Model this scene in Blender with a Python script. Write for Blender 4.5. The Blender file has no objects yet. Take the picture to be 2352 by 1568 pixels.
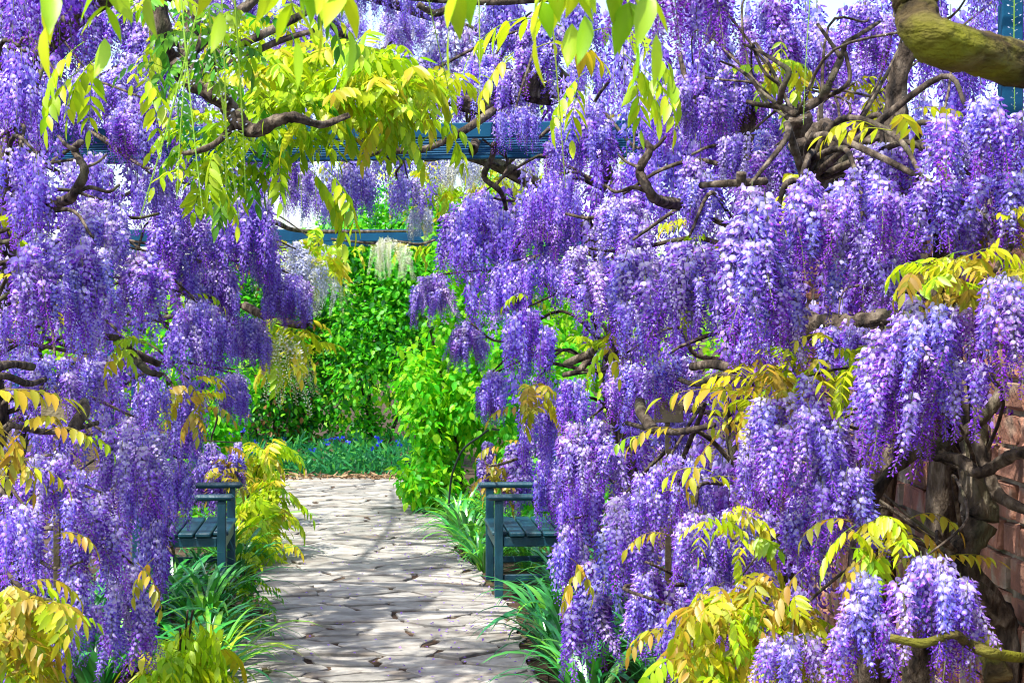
import bpy, math
import numpy as np
from mathutils import Vector, Matrix

SC = bpy.context.scene
COL = SC.collection
RS = np.random.RandomState(11)
R = math.radians

# ------------------------------------------------------------------ camera, sky, sun, exposure
F = 1706.7            # focal length in pixels of the 1024 px wide frame
CAMZ = 1.64
cam_d = bpy.data.cameras.new('camera'); cam = bpy.data.objects.new('camera', cam_d); COL.objects.link(cam)
cam.location = (0, 0, CAMZ); cam.rotation_euler = (R(90), 0, 0)
cam_d.sensor_width = 36.0; cam_d.lens = 36.0 * F / 1024.0
cam_d.shift_y = -9.5 / 1024.0
cam_d.clip_start = 0.05; cam_d.clip_end = 2000
cam_d.dof.use_dof = True; cam_d.dof.focus_distance = 7.0; cam_d.dof.aperture_fstop = 16.0
SC.camera = cam

SUN_EL, SUN_AZ = 62.0, -138.0     # azimuth from +Y towards +X
w = bpy.data.worlds.new('World'); SC.world = w; w.use_nodes = True
nt = w.node_tree; nt.nodes.clear()
sky = nt.nodes.new('ShaderNodeTexSky'); sky.sky_type = 'NISHITA'; sky.sun_disc = False
sky.sun_elevation = R(SUN_EL); sky.sun_rotation = R(SUN_AZ); sky.air_density = 1.0; sky.dust_density = 2.5
bg = nt.nodes.new('ShaderNodeBackground'); bg.inputs['Strength'].default_value = 0.148
wo = nt.nodes.new('ShaderNodeOutputWorld')
nt.links.new(sky.outputs[0], bg.inputs[0]); nt.links.new(bg.outputs[0], wo.inputs[0])
sun_d = bpy.data.lights.new('sun', 'SUN'); sun_d.energy = 3.0; sun_d.angle = R(0.9); sun_d.color = (1.0, 0.97, 0.92)
sun = bpy.data.objects.new('sun', sun_d); COL.objects.link(sun)
sdir = Vector((math.sin(R(SUN_AZ)) * math.cos(R(SUN_EL)), math.cos(R(SUN_AZ)) * math.cos(R(SUN_EL)), math.sin(R(SUN_EL))))
sun.rotation_euler = sdir.to_track_quat('Z', 'Y').to_euler(); sun.location = (-8, 10, 15)
SC.view_settings.view_transform = 'Standard'; SC.view_settings.look = 'None'
SC.view_settings.gamma = 1.0; SC.view_settings.use_curve_mapping = False
SC.view_settings.exposure = 1.48
SC.cycles.max_bounces = 6; SC.cycles.diffuse_bounces = 3; SC.cycles.glossy_bounces = 2
SC.cycles.transmission_bounces = 4; SC.cycles.transparent_max_bounces = 4
SC.cycles.sample_clamp_indirect = 6.0
SC.cycles.use_denoising = True
SC.cycles.pixel_filter_type = 'BLACKMAN_HARRIS'; SC.cycles.filter_width = 1.05

# ------------------------------------------------------------------ helpers
KU = 1024.0 / 2352.0
def at(u, v, d):
    """picture point (2352-wide sheet) at distance d along the garden path -> world point"""
    return Vector(((u * KU - 512.0) * d / F, d, CAMZ - (v * KU - 331.5) * d / F))
def um(u, d):
    return u * KU * d / F

def tag(o, label=None, cat=None, group=None, kind=None):
    if label: o['label'] = label
    if cat: o['category'] = cat
    if group: o['group'] = group
    if kind: o['kind'] = kind
    return o
def link(name, mesh, parent=None, loc=(0, 0, 0), rot=(0, 0, 0), sc=(1, 1, 1)):
    o = bpy.data.objects.new(name, mesh); COL.objects.link(o)
    o.parent = parent; o.location = loc; o.rotation_euler = rot; o.scale = sc
    return o
def empty(name, loc, rz=0):
    o = link(name, None, None, loc, (0, 0, rz)); o.empty_display_size = 0.2
    return o
def tri_mesh(name, V, T, mat, cols=None, smooth=False):
    """fast triangle mesh with an optional point colour"""
    V = np.asarray(V, dtype=np.float32); T = np.asarray(T, dtype=np.int32)
    m = bpy.data.meshes.new(name)
    m.vertices.add(len(V)); m.vertices.foreach_set('co', V.ravel())
    m.loops.add(T.size); m.loops.foreach_set('vertex_index', T.ravel())
    m.polygons.add(len(T)); m.polygons.foreach_set('loop_start', np.arange(len(T), dtype=np.int32) * 3)
    m.polygons.foreach_set('use_smooth', np.full(len(T), smooth, dtype=bool))
    m.update(calc_edges=True)
    if cols is not None:
        a = m.color_attributes.new('Col', 'FLOAT_COLOR', 'POINT')
        c = np.ones((len(V), 4), dtype=np.float32); c[:, :3] = cols
        a.data.foreach_set('color', c.ravel())
    if mat: m.materials.append(mat)
    return m
def poly_mesh(name, V, Fc, mat, smooth=False):
    m = bpy.data.meshes.new(name); m.from_pydata([tuple(v) for v in V], [], Fc); m.update()
    if smooth: m.polygons.foreach_set('use_smooth', [True] * len(m.polygons))
    if mat: m.materials.append(mat)
    return m
def scatter(bv, bt, bc, Rm, T, tint=None):
    """copies of a base (verts, tris, cols) by N rotations*scales Rm and N positions T"""
    bv = np.asarray(bv); bt = np.asarray(bt); N = len(T)
    V = np.einsum('nij,vj->nvi', Rm, bv) + T[:, None, :]
    Tt = bt[None] + (np.arange(N) * len(bv))[:, None, None]
    C = None
    if bc is not None:
        C = np.repeat(np.asarray(bc)[None], N, 0)
        if tint is not None: C = np.clip(C * tint[:, None, :], 0, 1)
        C = C.reshape(-1, 3)
    return V.reshape(-1, 3), Tt.reshape(-1, 3), C
def frames(D, up):
    """rotation matrices with x along D, z near up"""
    D = D / np.linalg.norm(D, axis=1, keepdims=True)
    Y = np.cross(up, D); n = np.linalg.norm(Y, axis=1, keepdims=True); n[n < 1e-4] = 1
    Y = Y / n; Z = np.cross(D, Y)
    return np.stack([D, Y, Z], axis=2)
def merge(parts):
    Vs, Ts, Cs, k = [], [], [], 0
    for V, T, C in parts:
        V = np.asarray(V, dtype=float); Vs.append(V); Ts.append(np.asarray(T) + k); k += len(V)
        Cs.append(np.ones((len(V), 3)) if C is None else np.broadcast_to(np.asarray(C, dtype=float), (len(V), 3)))
    return np.concatenate(Vs), np.concatenate(Ts), np.concatenate(Cs)
def spline(P, n=6):
    P = [np.array(p, dtype=float) for p in P]
    Q = [2 * P[0] - P[1]] + P + [2 * P[-1] - P[-2]]
    out = []
    for i in range(1, len(Q) - 2):
        for k in range(n):
            t = k / n
            a, b, c, d = Q[i - 1], Q[i], Q[i + 1], Q[i + 2]
            out.append(0.5 * (2 * b + (c - a) * t + (2 * a - 5 * b + 4 * c - d) * t * t + (3 * b - a - 3 * c + d) * t ** 3))
    out.append(P[-1])
    return np.array(out)
def tube(P, rad, sides=8, n=6, rough=0.0, cap=True, rs=RS):
    """gnarled tube: (verts, tris)"""
    C = spline(P, n); m = len(C)
    rr = np.interp(np.linspace(0, 1, m), np.linspace(0, 1, len(rad)), rad)
    Tn = np.gradient(C, axis=0); Tn /= np.linalg.norm(Tn, axis=1, keepdims=True) + 1e-9
    ref = np.array([0.31, 0.2, 0.93]); V = []
    ph = rs.rand(4) * 6.28
    a = np.arange(sides) / sides * 2 * math.pi
    rid = rs.randn(sides)
    for i in range(m):
        rid = rid * .86 + rs.randn(sides) * .5
        s = np.cross(Tn[i], ref); s /= np.linalg.norm(s) + 1e-9
        t = np.cross(Tn[i], s)
        k = 1 + rough * (0.5 * np.sin(2 * a + ph[0] + i * .35) + 0.35 * np.sin(3 * a + ph[1] - i * .22) + 0.5 * math.sin(i * .9 + ph[2]) * 0.6 + (0.25 if sides < 16 else .55) * rid)
        V.append(C[i] + rr[i] * k[:, None] * (np.cos(a)[:, None] * s + np.sin(a)[:, None] * t))
    V = np.concatenate(V); T = []
    for i in range(m - 1):
        for j in range(sides):
            p, q = i * sides + j, i * sides + (j + 1) % sides
            T += [(p, q, q + sides), (p, q + sides, p + sides)]
    if cap:
        V = np.concatenate([V, C[:1], C[-1:]]); b = m * sides
        for j in range(sides):
            T += [(b, (j + 1) % sides, j), (b + 1, (m - 1) * sides + j, (m - 1) * sides + (j + 1) % sides)]
    return V, np.array(T)
def rbox(x0, x1, y0, y1, z0, z1, b=0.004):
    """bevelled box"""
    V, Fc = [], []
    xs, ys, zs = (x0, x1), (y0, y1), (z0, z1)
    idx = {}
    for ix in (0, 1):
        for iy in (0, 1):
            for iz in (0, 1):
                sx, sy, sz = (1 - 2 * ix) * b, (1 - 2 * iy) * b, (1 - 2 * iz) * b
                for ax in range(3):
                    p = [xs[ix] + sx, ys[iy] + sy, zs[iz] + sz]
                    p[ax] = (xs[ix], ys[iy], zs[iz])[ax]
                    idx[(ix, iy, iz, ax)] = len(V); V.append(p)
    g = lambda a, b_, c, ax: idx[(a, b_, c, ax)]
    for s in (0, 1):
        Fc.append([g(s, 0, 0, 0), g(s, 1, 0, 0), g(s, 1, 1, 0), g(s, 0, 1, 0)])
        Fc.append([g(0, s, 0, 1), g(1, s, 0, 1), g(1, s, 1, 1), g(0, s, 1, 1)])
        Fc.append([g(0, 0, s, 2), g(1, 0, s, 2), g(1, 1, s, 2), g(0, 1, s, 2)])
    for p in (0, 1):
        for q in (0, 1):
            Fc.append([g(0, p, q, 1), g(1, p, q, 1), g(1, p, q, 2), g(0, p, q, 2)])
            Fc.append([g(p, 0, q, 0), g(p, 1, q, 0), g(p, 1, q, 2), g(p, 0, q, 2)])
            Fc.append([g(p, q, 0, 0), g(p, q, 1, 0), g(p, q, 1, 1), g(p, q, 0, 1)])
            for r_ in (0, 1):
                Fc.append([g(p, q, r_, 0), g(p, q, r_, 1), g(p, q, r_, 2)])
    import bmesh
    Fc = [list(dict.fromkeys(f)) for f in Fc]; Fc2 = []
    seen = set()
    for f in Fc:
        k = tuple(sorted(f))
        if k not in seen: seen.add(k); Fc2.append(f)
    m = bpy.data.meshes.new('box'); m.from_pydata(V, [], Fc2)
    bm = bmesh.new(); bm.from_mesh(m); bmesh.ops.recalc_face_normals(bm, faces=bm.faces); bm.to_mesh(m); bm.free(); m.update()
    return m

# ------------------------------------------------------------------ materials
def mat_new(name):
    m = bpy.data.materials.new(name); m.use_nodes = True
    t = m.node_tree; t.nodes.clear()
    return m, t, t.nodes.new('ShaderNodeOutputMaterial')
def N(t, kind, **kw):
    n = t.nodes.new(kind)
    for k, v in kw.items(): setattr(n, k, v)
    return n
def ramp(t, fac, stops):
    r_ = N(t, 'ShaderNodeValToRGB'); e = r_.color_ramp.elements
    while len(e) < len(stops): e.new(0.5)
    for el, (p, c) in zip(e, stops): el.position = p; el.color = (*c, 1)
    t.links.new(fac, r_.inputs[0]); return r_.outputs[0]
def thin_mat(name, trans=0.4, hue_var=0.03, val_var=0.25, gloss=0.03, rough=0.45, boost=(1.0, 1.0, 1.0), noise=0.0):
    """petal / leaf: point colour, varied per object, light passes through"""
    m, t, out = mat_new(name)
    a = N(t, 'ShaderNodeAttribute', attribute_name='Col')
    oi = N(t, 'ShaderNodeObjectInfo')
    hs = N(t, 'ShaderNodeHueSaturation')
    mp = N(t, 'ShaderNodeMapRange'); mp.inputs[3].default_value = 0.5 - hue_var; mp.inputs[4].default_value = 0.5 + hue_var
    mv = N(t, 'ShaderNodeMapRange'); mv.inputs[3].default_value = 1 - val_var; mv.inputs[4].default_value = 1 + val_var
    wn = N(t, 'ShaderNodeTexWhiteNoise', noise_dimensions='1D')
    L = t.links.new
    L(oi.outputs['Random'], mp.inputs[0]); L(oi.outputs['Random'], wn.inputs['W']); L(wn.outputs['Value'], mv.inputs[0])
    L(a.outputs['Color'], hs.inputs['Color']); L(mp.outputs[0], hs.inputs['Hue']); L(mv.outputs[0], hs.inputs['Value'])
    col = hs.outputs[0]
    d = N(t, 'ShaderNodeBsdfDiffuse'); tr = N(t, 'ShaderNodeBsdfTranslucent'); g = N(t, 'ShaderNodeBsdfGlossy')
    g.inputs['Roughness'].default_value = rough
    L(col, d.inputs[0])
    bo = N(t, 'ShaderNodeMix', data_type='RGBA', blend_type='MULTIPLY'); bo.inputs[0].default_value = 1.0
    bo.inputs[7].default_value = (*boost, 1); L(col, bo.inputs[6]); L(bo.outputs[2], tr.inputs[0])
    m1 = N(t, 'ShaderNodeMixShader'); m1.inputs[0].default_value = trans
    L(d.outputs[0], m1.inputs[1]); L(tr.outputs[0], m1.inputs[2])
    m2 = N(t, 'ShaderNodeMixShader'); m2.inputs[0].default_value = gloss
    L(m1.outputs[0], m2.inputs[1]); L(g.outputs[0], m2.inputs[2]); L(m2.outputs[0], out.inputs[0])
    return m
def noise_mat(name, stops, scale=8.0, detail=6.0, rough=0.85, bump=0.3, bscale=None, spec=0.3, stretch=(1, 1, 1), rnd=0.0, second=None):
    m, t, out = mat_new(name); L = t.links.new
    tc = N(t, 'ShaderNodeTexCoord'); mp = N(t, 'ShaderNodeMapping'); mp.inputs['Scale'].default_value = stretch
    L(tc.outputs['Object'], mp.inputs[0])
    oi = N(t, 'ShaderNodeObjectInfo')
    ad = N(t, 'ShaderNodeVectorMath', operation='ADD'); L(mp.outputs[0], ad.inputs[0])
    sc_ = N(t, 'ShaderNodeMath', operation='MULTIPLY'); sc_.inputs[1].default_value = 37.0; L(oi.outputs['Random'], sc_.inputs[0])
    L(sc_.outputs[0], ad.inputs[1])
    nz = N(t, 'ShaderNodeTexNoise'); nz.inputs['Scale'].default_value = scale; nz.inputs['Detail'].default_value = detail
    L(ad.outputs[0], nz.inputs['Vector'])
    c = ramp(t, nz.outputs[0], stops)
    if second:      # patches of another colour (moss, lichen, dirt)
        n2 = N(t, 'ShaderNodeTexNoise'); n2.inputs['Scale'].default_value = second[1]; n2.inputs['Detail'].default_value = 5
        L(ad.outputs[0], n2.inputs['Vector'])
        f = ramp(t, n2.outputs[0], [(second[2], (0, 0, 0)), (second[3], (1, 1, 1))])
        mx = N(t, 'ShaderNodeMix', data_type='RGBA'); L(f, mx.inputs[0]); L(c, mx.inputs[6]); mx.inputs[7].default_value = (*second[0], 1)
        c = mx.outputs[2]
    if rnd:
        hs = N(t, 'ShaderNodeHueSaturation'); mv = N(t, 'ShaderNodeMapRange'); mv.inputs[3].default_value = 1 - rnd; mv.inputs[4].default_value = 1 + rnd
        L(oi.outputs['Random'], mv.inputs[0]); L(mv.outputs[0], hs.inputs['Value']); L(c, hs.inputs['Color']); c = hs.outputs[0]
    b = N(t, 'ShaderNodeBsdfPrincipled'); b.inputs['Roughness'].default_value = rough; b.inputs['Specular IOR Level'].default_value = spec
    L(c, b.inputs['Base Color'])
    nb = N(t, 'ShaderNodeTexNoise'); nb.inputs['Scale'].default_value = bscale or scale * 4; nb.inputs['Detail'].default_value = 6
    L(ad.outputs[0], nb.inputs['Vector'])
    bp = N(t, 'ShaderNodeBump'); bp.inputs['Strength'].default_value = bump; bp.inputs['Distance'].default_value = 0.02
    L(nb.outputs[0], bp.inputs['Height']); L(bp.outputs[0], b.inputs['Normal']); L(b.outputs[0], out.inputs[0])
    return m

M = {}
M['petal'] = thin_mat('wisteria_petal', trans=0.40, hue_var=0.018, val_var=0.16, gloss=0.02)
M['leaf'] = thin_mat('wisteria_leaf', trans=0.5, hue_var=0.02, val_var=0.2, gloss=0.03, rough=0.42)
M['shrub'] = thin_mat('shrub_leaf', trans=0.5, hue_var=0.0, val_var=0.0, gloss=0.02, rough=0.45)
M['strap'] = thin_mat('strap_leaf', trans=0.25, hue_var=0.02, val_var=0.3, gloss=0.14, rough=0.3)
M['bark'] = noise_mat('bark', [(0.36, (0.012, 0.009, 0.007)), (0.52, (0.075, 0.055, 0.038)), (0.68, (0.20, 0.16, 0.115))], 26, 9, 0.9, 1.0, 60, 0.2, (1, 1, 0.4), second=((0.10, 0.10, 0.05), 7.0, 0.55, 0.72))
M['mossy'] = noise_mat('mossy_bark', [(0.32, (0.018, 0.013, 0.007)), (0.5, (0.06, 0.042, 0.016)), (0.70, (0.17, 0.13, 0.05))], 24, 9, 0.9, 1.0, 60, 0.15, (.5, 1, 1), second=((0.15, 0.15, 0.010), 9.0, 0.46, 0.64))
M['moss'] = noise_mat('moss', [(0.35, (0.04, 0.06, 0.005)), (0.7, (0.2, 0.23, 0.02))], 30, 6, 0.95, 1.0, 90, 0.1)
M['teal'] = noise_mat('teal_paint', [(0.35, (0.003, 0.036, 0.058)), (0.65, (0.005, 0.062, 0.088))], 9, 6, 0.45, 0.25, 30, 0.5, (1, .12, .5), second=((0.045, 0.085, 0.09), 10, 0.6, 0.78))
M['steel'] = noise_mat('blue_steel_paint', [(0.35, (0.001, 0.045, 0.105)), (0.65, (0.002, 0.07, 0.145))], 5, 5, 0.6, 0.05, 60, 0.2, second=((0.05, 0.04, 0.03), 20, 0.7, 0.82))
M['stone'] = noise_mat('flagstone', [(0.28, (0.19, 0.17, 0.145)), (0.5, (0.31, 0.29, 0.25)), (0.75, (0.42, 0.40, 0.35))], 9, 10, 0.85, 0.4, 26, 0.2, rnd=0.26, second=((0.22, 0.18, 0.14), 3.0, 0.56, 0.7))
M['mortar'] = noise_mat('path_joint', [(0.3, (0.03, 0.019, 0.012)), (0.7, (0.13, 0.085, 0.055))], 12, 8, 0.95, 0.8, 60, 0.1, second=((0.06, 0.09, 0.02), 3, 0.62, 0.7))
M['soil'] = noise_mat('soil', [(0.3, (0.025, 0.018, 0.012)), (0.7, (0.10, 0.07, 0.045))], 6, 8, 0.95, 0.9, 30, 0.1)
M['brick'] = noise_mat('old_brick', [(0.3, (0.16, 0.10, 0.07)), (0.5, (0.36, 0.17, 0.11)), (0.72, (0.46, 0.30, 0.21))], 6, 8, 0.9, 0.7, 30, 0.2, rnd=0.3, second=((0.34, 0.30, 0.22), 6, 0.5, 0.66))
M['plaster'] = noise_mat('crumbling_mortar', [(0.3, (0.14, 0.11, 0.07)), (0.7, (0.42, 0.38, 0.28))], 7, 8, 0.95, 0.9, 30, 0.1, second=((0.10, 0.13, 0.04), 4, 0.55, 0.7))
M['cut'] = noise_mat('cut_wood', [(0.3, (0.38, 0.30, 0.2)), (0.7, (0.62, 0.54, 0.42))], 20, 5, 0.8, 0.2)
M['board'] = noise_mat('weathered_board', [(0.3, (0.10, 0.08, 0.04)), (0.7, (0.26, 0.22, 0.12))], 14, 6, 0.85, 0.4, 50, 0.2, (1, 4, 1))
M['hose'] = noise_mat('black_hose', [(0.3, (0.012, 0.014, 0.016)), (0.7, (0.03, 0.035, 0.04))], 10, 4, 0.4, 0.1)
M['litter'] = noise_mat('dry_leaf', [(0.3, (0.14, 0.08, 0.04)), (0.7, (0.42, 0.28, 0.15))], 20, 4, 0.9, 0.3)

# ------------------------------------------------------------------ ground and path
PY = lambda y: -0.60 - 0.112 * (y - 8.0)           # centre line of the path
def ground():
    m = poly_mesh('ground', [(-900, -900, 0), (900, -900, 0), (900, 900, 0), (-900, 900, 0)], [(0, 1, 2, 3)], M['soil'])
    tag(link('ground', m), kind='structure')
ground()
def edgeL(y): return PY(y) - 0.70 - 0.05 * math.sin(y * 1.7) - 0.03 * math.sin(y * 4.3)
def edgeR(y): return PY(y) + 0.76 + 0.05 * math.sin(y * 1.3 + 1) + 0.03 * math.sin(y * 3.9)
def make_path():
    ys = np.arange(-3, 18.81, 0.2); V, Fc = [], []
    for y in ys:
        V += [(edgeL(y) - 0.06, y, 0.012), (edgeR(y) + 0.06, y, 0.012)]
    for i in range(len(ys) - 1): Fc.append((2 * i, 2 * i + 1, 2 * i + 3, 2 * i + 2))
    # the far end turns away round the planting
    k = len(V); yl = 17.2
    V += [(edgeL(18.8) - 0.05, 18.8, 0.010), (-4.6, 19.6, 0.010), (-4.9, 18.1, 0.010), (edgeL(yl) - 0.05, yl, 0.010)]
    Fc.append((k, k + 1, k + 2, k + 3))
    path = tag(link('path', poly_mesh('path', V, Fc, M['mortar'])), kind='structure')
    rs = np.random.RandomState(5)
    # seeds: wide short flagstones, some big, some slivers
    AX, AY = 0.40, 0.215
    S = []
    y = -1.2; 
    while y < 18.75:
        x = -0.78 + rs.rand() * 0.3
        while x < 0.84:
            S.append((x + rs.uniform(-.12, .12), y + rs.uniform(-.12, .12)))
            x += AX * rs.choice([0.4, 0.7, 1.0, 1.35, 1.7])
        y += AY * rs.uniform(0.75, 1.2)
    S = np.array(S); Sq = S / np.array([AX, AY])
    vis, hid = [], []
    for i in range(len(S)):
        poly = [np.array(p) for p in [(-3., -3.), (3., -3.), (3., 3.), (-3., 3.)]]
        dd = Sq - Sq[i]; dist = np.hypot(dd[:, 0], dd[:, 1]); near = np.argsort(dist)[1:22]
        g = rs.uniform(0.006, 0.015)
        for j in near:
            n = dd[j] / dist[j]; lim = dist[j] / 2 - (g if rs.rand() > .12 else g * 2.4) * math.hypot(n[0] / AX, n[1] / AY)
            new = []
            for a in range(len(poly)):
                p, q = poly[a], poly[(a + 1) % len(poly)]
                dp, dq = p @ n - lim, q @ n - lim
                if dp <= 0: new.append(p)
                if dp * dq < 0: new.append(p + (q - p) * dp / (dp - dq))
            poly = new
            if len(poly) < 3: break
        if len(poly) < 3: continue
        P = np.array(poly) * np.array([AX, AY])
        # clip to the path edges, gap for the joint, knock the edges about
        cx, cy = S[i]
        pts = []
        m_ = len(P)
        for a in range(m_):
            p, q = P[a], P[(a + 1) % m_]
            pts.append(p)
            if np.hypot(*(q - p)) > 0.12: pts.append((p + q) / 2 + rs.randn(2) * np.array([.02, .018]))
        P = np.array(pts) + rs.randn(len(pts), 2) * np.array([.010, .006])
        W = P + np.array([cx, cy])
        yy = W[:, 1]; pc = np.array([PY(b) for b in yy])
        X = np.clip(W[:, 0] + pc, [edgeL(b) + rs.uniform(-.04, .05) for b in yy], [edgeR(b) - rs.uniform(-.04, .05) for b in yy])
        if X.max() - X.min() < 0.05: continue
        c0 = np.array([X.mean(), yy.mean()])
        h = 0.024 + rs.uniform(-.004, .006); tx, ty = rs.uniform(-.014, .014, 2)
        L = np.stack([X - c0[0], yy - c0[1]], 1); k = len(L)
        zt = h + L[:, 0] * tx + L[:, 1] * ty
        top = np.concatenate([L * (1 - 0.007 / np.maximum(np.hypot(L[:, 0], L[:, 1]), .03))[:, None], (zt)[:, None]], 1)
        mid = np.concatenate([L, (zt - 0.004)[:, None]], 1)
        bot = np.concatenate([L, np.full((k, 1), 0.006)], 1)
        V = np.concatenate([top, mid, bot]); Fs = [tuple(range(k))]
        for a in range(k):
            b = (a + 1) % k
            Fs += [(a, k + a, k + b, b), (k + a, 2 * k + a, 2 * k + b, k + b)]
        rec = (V, Fs, c0)
        (vis if c0[1] > 7.3 else hid).append(rec)
    vis.sort(key=lambda r_: r_[2][1])
    print('flagstones', len(vis), len(hid))
    hid += vis[300:]
    for V, Fs, c0 in vis[:300]:
        link('flagstone', poly_mesh('flagstone', V, Fs, M['stone']), path, (c0[0], c0[1], 0))
    Va, Fa, k = [], [], 0
    for V, Fs, c0 in hid:
        Va += [(v[0] + c0[0], v[1] + c0[1], v[2]) for v in V]; Fa += [tuple(a + k for a in f) for f in Fs]; k += len(V)
    if Va: tag(link('flagstone_spread', poly_mesh('flagstone_spread', Va, Fa, M['stone']), path), kind='stuff')
make_path()

# ------------------------------------------------------------------ benches
def bench(front_x, near_y, side, rz, label):
    """side=+1: the seat stretches to +x from its front legs. Local origin: foot of the near front leg."""
    root = empty('garden_bench', (front_x, near_y, 0), rz)
    tag(root, label, 'bench', 'teal benches facing each other across the path')
    Ln, D, lg = 0.90, 0.56, 0.052
    s = side
    def part(name, x0, x1, y0, y1, z0, z1, b=0.004, par=None):
        a, c = sorted((x0 * s, x1 * s)); me = rbox(a, c, y0, y1, z0, z1, b); me.materials.append(M['teal'])
        return link(name, me, par or root)
    for y in (0, Ln - lg):
        part('leg', 0, lg, y, y + lg, 0, 0.613)
        part('leg', D - lg, D, y, y + lg, 0, 0.90)
        part('armrest', -0.048, D - lg - 0.002, y - 0.012, y + lg + 0.012, 0.615, 0.652, 0.014)
        part('side_rail', lg + 0.002, D - lg - 0.002, y + 0.010, y + lg - 0.010, 0.335, 0.393)
        part('stretcher', lg + 0.002, D - lg - 0.002, y + 0.013, y + lg - 0.013, 0.125, 0.165)
    part('front_apron', 0.008, 0.038, lg + 0.002, Ln - lg - 0.002, 0.315, 0.395)
    part('cross_rail', lg + 0.002, D - lg - 0.002, Ln * 0.5 - 0.02, Ln * 0.5 + 0.02, 0.335, 0.393)
    x = -0.012
    for k in range(5):
        w_ = 0.092
        part('seat_slat', x, x + w_, (-0.012 if x > lg else lg + 0.003), (Ln + 0.012 if x > lg else Ln - lg - 0.003), 0.397, 0.422, 0.006)
        x += w_ + 0.011 if k else w_ + 0.011
    part('back_rail', D - 0.045, D - 0.010, lg + 0.002, Ln - lg - 0.002, 0.83, 0.895)
    part('back_rail', D - 0.045, D - 0.010, lg + 0.002, Ln - lg - 0.002, 0.44, 0.49)
    for k in range(6):
        y = 0.10 + k * 0.122
        part('back_slat', D - 0.036, D - 0.018, y, y + 0.055, 0.493, 0.828, 0.003)
    return root
bench(-0.104, 10.36, 1, R(4.5), 'teal wooden bench whose seat meets the bright green leafy shrub side')
bench(-1.737, 10.36, -1, R(5.5), 'teal wooden bench with lime yellow foliage tumbling beyond its armrests')

# ------------------------------------------------------------------ pergola frames
def pergola(name, y, xL, xR, H, rz, depth, label, bars=8, zr=0.0, bh=0.075):
    root = empty(name, ((xL + xR) / 2, y, 0), rz)
    tag(root, label, 'pergola', 'steel pergola frames over the path')
    a, b = xL - (xL + xR) / 2, xR - (xL + xR) / 2
    def part(nm, *box, bev=0.004):
        me = rbox(*box, bev); me.materials.append(M['steel']); return link(nm, me, root)
    for yy in (0, depth):
        part('crossbeam', a, b, yy - 0.03, yy + 0.03, H - bh, H)
        for x in (a + 0.05, b - 0.05):
            part('post', x - 0.035, x + 0.035, yy - 0.028, yy + 0.028, (zr if x > 0 else 0), H - bh - 0.002)
    for x in (a + 0.05, b - 0.05, 0.0):
        part('side_beam', x - 0.025, x + 0.025, 0.033, depth - 0.033, H - 0.06, H - 0.004)
    for k in range(bars):
        yy = 0.05 + (depth - 0.1) * (k + 0.7) / bars
        V, T = tube([(a, yy, H - 0.05), (0, yy, H - 0.055), (b, yy, H - 0.05)], [0.007, 0.007], 6, 2, 0)
        link('rod', tri_mesh('rod', V, T, M['steel'], smooth=True), root)
    for k in range(7):
        x = a + (b - a) * (k + 0.5) / 7
        V, T = tube([(x, 0.0, H - 0.083), (x + .01, depth / 2, H - 0.09), (x, depth, H - 0.083)], [0.006, 0.006], 6, 2, 0)
        link('tie_wire', tri_mesh('tie_wire', V, T, M['bark'], smooth=True), root)
    return root
pergola('pergola_frame', 8.75, -3.1, 1.5, 2.70, R(-7), 1.05, 'blue steel pergola frame over the path beside the two benches')
pergola('pergola_frame', 18.0, -4.3, 1.2, 2.72, R(-1), 1.1, 'blue steel pergola frame above the path end with white blossom below it', 3, 0.0, 0.125)
pergola('pergola_frame', 5.35, -2.6, 1.70, 3.0, R(0), 0.30, 'blue steel pergola frame whose posts stand on the old brick wall', 5, 2.095)

# ------------------------------------------------------------------ old wall beside the path
def brick_wall():
    X = 1.42; y0, y1, H = 3.4, 9.5, 2.1
    root = empty('brick_wall', (X, (y0 + y1) / 2, 0))
    tag(root, 'old weathered brick wall with crumbling mortar behind gnarled wisteria trunks', 'wall')
    b = (0, y0 - (y0 + y1) / 2, y1 - (y0 + y1) / 2)
    me = rbox(0.0, 0.35, b[1], b[2], 0, H, 0.01); me.materials.append(M['plaster']); link('wall_core', me, root)
    rs = np.random.RandomState(3)
    z = 0.02; row = 0; built = []
    while z < H - 0.12:
        h = rs.uniform(0.075, 0.115); y = b[1] - rs.uniform(0, .2)
        while y < b[2]:
            l = rs.uniform(0.14, 0.34)
            if y > b[1] and y + l < b[2] and rs.rand() > 0.10:
                built.append((y + 0.008, y + l - 0.010, z + .006, z + h - .008, rs.uniform(0.006, 0.028)))
            y += l
        z += h; row += 1
    # the pieces that show: low, near the trunk
    key = lambda q: abs((q[0] + q[1]) / 2 + 0.8) + abs((q[2] + q[3]) / 2 - 0.75) * 1.6
    built.sort(key=key)
    def brick(q, name):
        V = []
        y0_, y1_, z0_, z1_, p = q
        me = rbox(-p, 0.02, y0_, y1_, z0_, z1_, 0.006)
        co = np.array([v.co[:] for v in me.vertices]); co += rs.randn(*co.shape) * 0.0035
        me.vertices.foreach_set('co', co.astype(np.float32).ravel()); me.materials.append(M['brick']); me.update()
        return me
    for q in built[:280]: link('brick', brick(q, 'brick'), root)
    Va, Fa, k = [], [], 0
    for q in built[280:]:
        me = brick(q, 'b'); Va += [tuple(v.co) for v in me.vertices]; Fa += [tuple(i + k for i in p_.vertices) for p_ in me.polygons]; k += len(me.vertices)
        bpy.data.meshes.remove(me)
    tag(link('brickwork', poly_mesh('brickwork', Va, Fa, M['brick']), root), kind='stuff')
    return root
brick_wall()

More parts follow.
